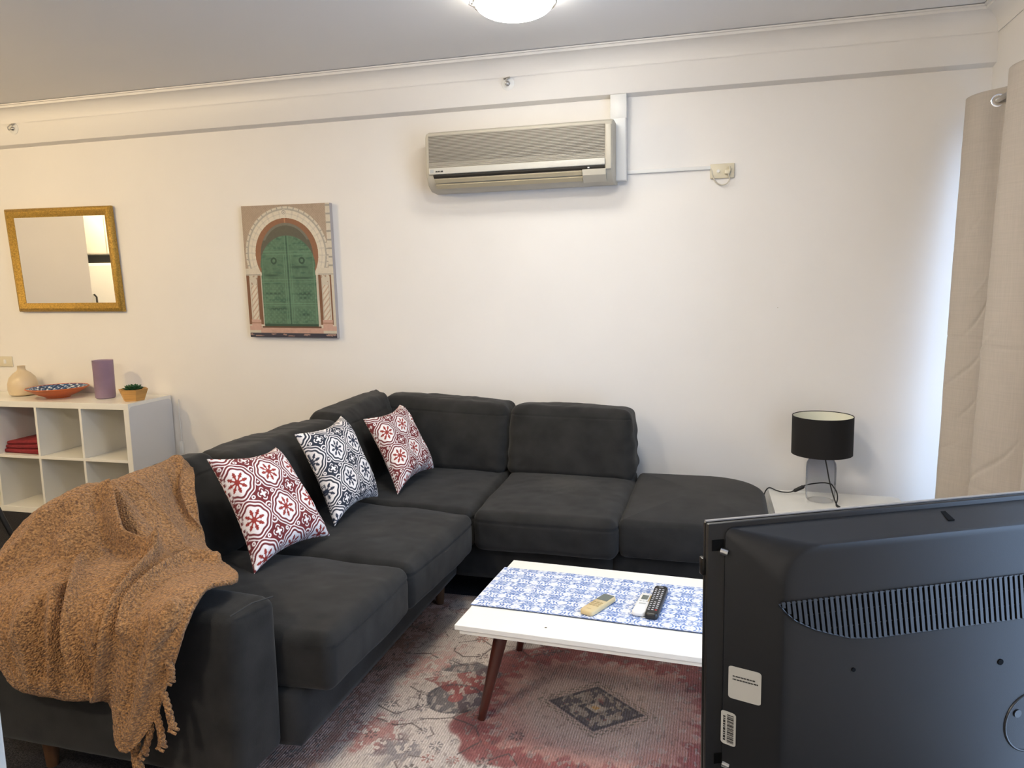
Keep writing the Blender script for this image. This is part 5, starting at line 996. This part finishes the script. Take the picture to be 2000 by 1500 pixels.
# vent recess with slanted ribs
vo = [(.0646, 1.038), (.074, 1.027), (.0875, 1.015), (.1125, 1.0015), (.136, .993), (.161, .985), (.194, .981), (.78, .9815), (.84, 1.0), (.862, 1.0405), (.86, 1.0415)]
bm = bmesh.new(); extrude_poly(bm, [(u_, BN + .0003, z_) for u_, z_ in vo], (0, .0006, 0)); vent = tv('vent', bm, M['tv_hole'], smooth=False, label='ribbed ventilation band')
bm = bmesh.new(); rim = [Vector((u_, BN + .0012, z_)) for u_, z_ in vo]; tube(bm, rim + [rim[0]], .0012, 6); tv('vent_rim', bm, M['tv'], parent=vent)
bm = bmesh.new(); k = 0; uu = .069
def vlo(u_): return float(np.interp(u_, [p[0] for p in vo[:10]], [p[1] for p in vo[:10]]))
while uu < .855:
    zl = vlo(uu) + .0005; zh = 1.0405
    if zh - zl > .003: extrude_poly(bm, [(uu, BN + .0008, zl), (uu + .0042, BN + .0008, zl), (uu + .0042 - .009 * (zh - zl) / .06, BN + .0008, zh), (uu - .009 * (zh - zl) / .06, BN + .0008, zh)], (0, .0022, 0))
    uu += .00765
for z_ in (1.000, 1.020): box(bm, (.10 if z_ > 1.01 else .135, BN + .0006, z_), (.84, BN + .0012, z_ + .0012))
tv('vent_ribs', bm, M['tv_rib'], smooth=False, parent=vent)
def disc(u_, z_, r, d0, d1, m, nm, parent=None, n=24):
    bm = bmesh.new(); A = [bm.verts.new((u_ + r * math.cos(2 * PI * k / n), d0, z_ + r * math.sin(2 * PI * k / n))) for k in range(n)]; B = [bm.verts.new((u_ + r * math.cos(2 * PI * k / n), d1, z_ + r * math.sin(2 * PI * k / n))) for k in range(n)]; skin(bm, [A, B]); return tv(nm, bm, m, parent=parent)
disc(.168, .943, .0026, BN + .0002, BN + .0012, M['tv_hole'], 'screw_hole'); disc(.3795, .9255, .0040, BN + .0002, BN + .0012, M['tv_hole'], 'screw_hole')
for (u_, z_) in ((.0190, 1.0945), (.0255, .816)):
    bm = bmesh.new(); box(bm, (u_ - .014, .0002, z_ - .004), (u_ + .002, .0012, z_ + .010), .001); tv('screw_slot', bm, M['tv_hole'], smooth=False)
    bm = bmesh.new(); tube(bm, [(u_ - .003, .001, z_ - .004), (u_ + .004, .006, z_ - .006)], .0042, 12); tv('screw', bm, M['steel'])
bm = bmesh.new(); extrude_poly(bm, [(.300, .0, ZT + .0006), (.309, .0, ZT + .0006), (.330, -.0, ZT + .0006), (.322, .0, ZT + .0006)], (0, .0, .0004)) if False else None
bm = bmesh.new(); extrude_poly(bm, [(.316, .006, 1.1136), (.323, .006, 1.1136), (.318, .030, 1.1085), (.309, .030, 1.1085)], (0, .0, .0035)); tv('top_slot', bm, M['tv_hole'], smooth=False)
# stickers on the left flank
def sticker(u0, u1, z0_, z1_, d0, d1, nm, tilt=0.0):
    bm = bmesh.new(); A = rr(u0, u1, z0_, z1_, .003, 4); f = lambda u_: d0 + (d1 - d0) * (u_ - u0) / (u1 - u0)
    a = [bm.verts.new((u_, f(u_), z_ + tilt * (u_ - u0))) for u_, z_ in A]; b = [bm.verts.new((u_, f(u_) + .0008, z_ + tilt * (u_ - u0))) for u_, z_ in A]; skin(bm, [a, b]); return tv(nm, bm, M['sticker'], smooth=False), f
st, f = sticker(.0265, .0545, .9030, .9450, .0062, .0342, 'label_sticker')
bm = bmesh.new()
for row, (n_, zz) in enumerate(((16, .9320), (18, .9280))):
    for k in range(n_):
        u_ = .0298 + k * .00122; wdt = (.0010, .0008, .0011, .0005)[(k * 7 + row) % 4]; dd = f(u_) + .0012
        extrude_poly(bm, [(u_, dd, zz), (u_ + wdt, dd + wdt, zz), (u_ + wdt, dd + wdt, zz + .0016), (u_, dd, zz + .0016)], (0, .0002, 0))
tv('printed_text', bm, M['ink'], smooth=False, parent=st, label='two lines of tiny black print')
st, f = sticker(.0200, .0335, .8410, .8850, .0012, .0132, 'barcode_sticker', -.15)
bm = bmesh.new(); z_ = .8445; kk = 0
while z_ < .8810:
    hh = (.0006, .0012, .0005, .0017, .0008)[kk % 5]; u0_, u1_ = .0252, .0312
    extrude_poly(bm, [(u0_, f(u0_) + .0012, z_ - .0009), (u1_, f(u1_) + .0012, z_ - .0019), (u1_, f(u1_) + .0012, z_ + hh - .0019), (u0_, f(u0_) + .0012, z_ + hh - .0009)], (0, .0002, 0)); z_ += hh + (.0007, .0005, .0011)[kk % 3]; kk += 1
z_ = .846; kk = 0
while z_ < .878:
    hh = (.0022, .0035, .0015)[kk % 3]; extrude_poly(bm, [(.0216, f(.0216) + .0012, z_ - .0003), (.0236, f(.0236) + .0012, z_ - .0005), (.0236, f(.0236) + .0012, z_ + hh - .0005), (.0216, f(.0216) + .0012, z_ + hh - .0003)], (0, .0002, 0)); z_ += hh + .001; kk += 1
tv('barcode', bm, M['ink'], smooth=False, parent=st, label='black barcode lines')
# round embossed maker's emblem
lu, lz, lr = .4335, .8362, .0405
bm = bmesh.new(); n = 56; tube(bm, [Vector((lu + lr * math.cos(2 * PI * k / n), BN + .0004, lz + lr * math.sin(2 * PI * k / n))) for k in range(n + 1)], .0015, 8)
r2_ = lr * .80; arc = [Vector((lu + r2_ * math.cos(a), BN + .0006, lz + r2_ * math.sin(a))) for a in np.linspace(.0 , 1.6 * PI + .1, 40) - 1.55 * PI - .0]
tube(bm, [Vector((lu + lr * .66, BN + .0006, lz)), Vector((lu + lr * .30, BN + .0006, lz))], .0016, 6)
emb = tv('emblem', bm, M['tv_rib'], label='round embossed logo')
disc(lu - lr * .56, lz + lr * .36, lr * .13, BN + .0002, BN + .0018, M['tv_rib'], 'emblem_dot', emb)
bm = bmesh.new(); box(bm, (lu - .0025, BN, lz - lr * .5), (lu + .0025, BN + .002, lz + lr * .6)); box(bm, (lu - .0025, BN, lz - lr * .5), (lu + lr * .35, BN + .002, lz - lr * .5 + .005)); tv('emblem_letter', bm, M['tv_rib'], smooth=False, parent=emb)
# side button nub, neck and foot
bm = bmesh.new(); box(bm, (-.004, -.016, 1.058), (.001, -.006, 1.080), .0015, 2); tv('side_button', bm, M['tv_edge'])
bm = bmesh.new(); box(bm, (TVW / 2 - .09, -.02, .49), (TVW / 2 + .09, .02, ZB + .03), .006, 2); tv('stand_neck', bm, M['tv'])
bm = bmesh.new(); box(bm, (TVW / 2 - .27, -.12, .4705), (TVW / 2 + .27, .12, .492), .008, 3); tv('stand_foot', bm, M['tv'])
t = empty('television_bench', TX @ Vector((TVW / 2, -.02, 0)), 'white television bench below the frame edge', 'television bench')
bm = bmesh.new(); box(bm, (-.10, -.18, .44), (TVW + .10, .17, .47), .003); tv('bench_top', bm, M['white_lam'], smooth=False)
for u_ in (-.08, TVW + .05): bm = bmesh.new(); box(bm, (u_, -.17, .008), (u_ + .03, .16, .44), .002); tv('side_panel', bm, M['white_lam'], smooth=False)
bm = bmesh.new(); box(bm, (-.05, -.17, .10), (TVW + .05, .16, .12), .002); tv('bench_shelf', bm, M['white_lam'], smooth=False)
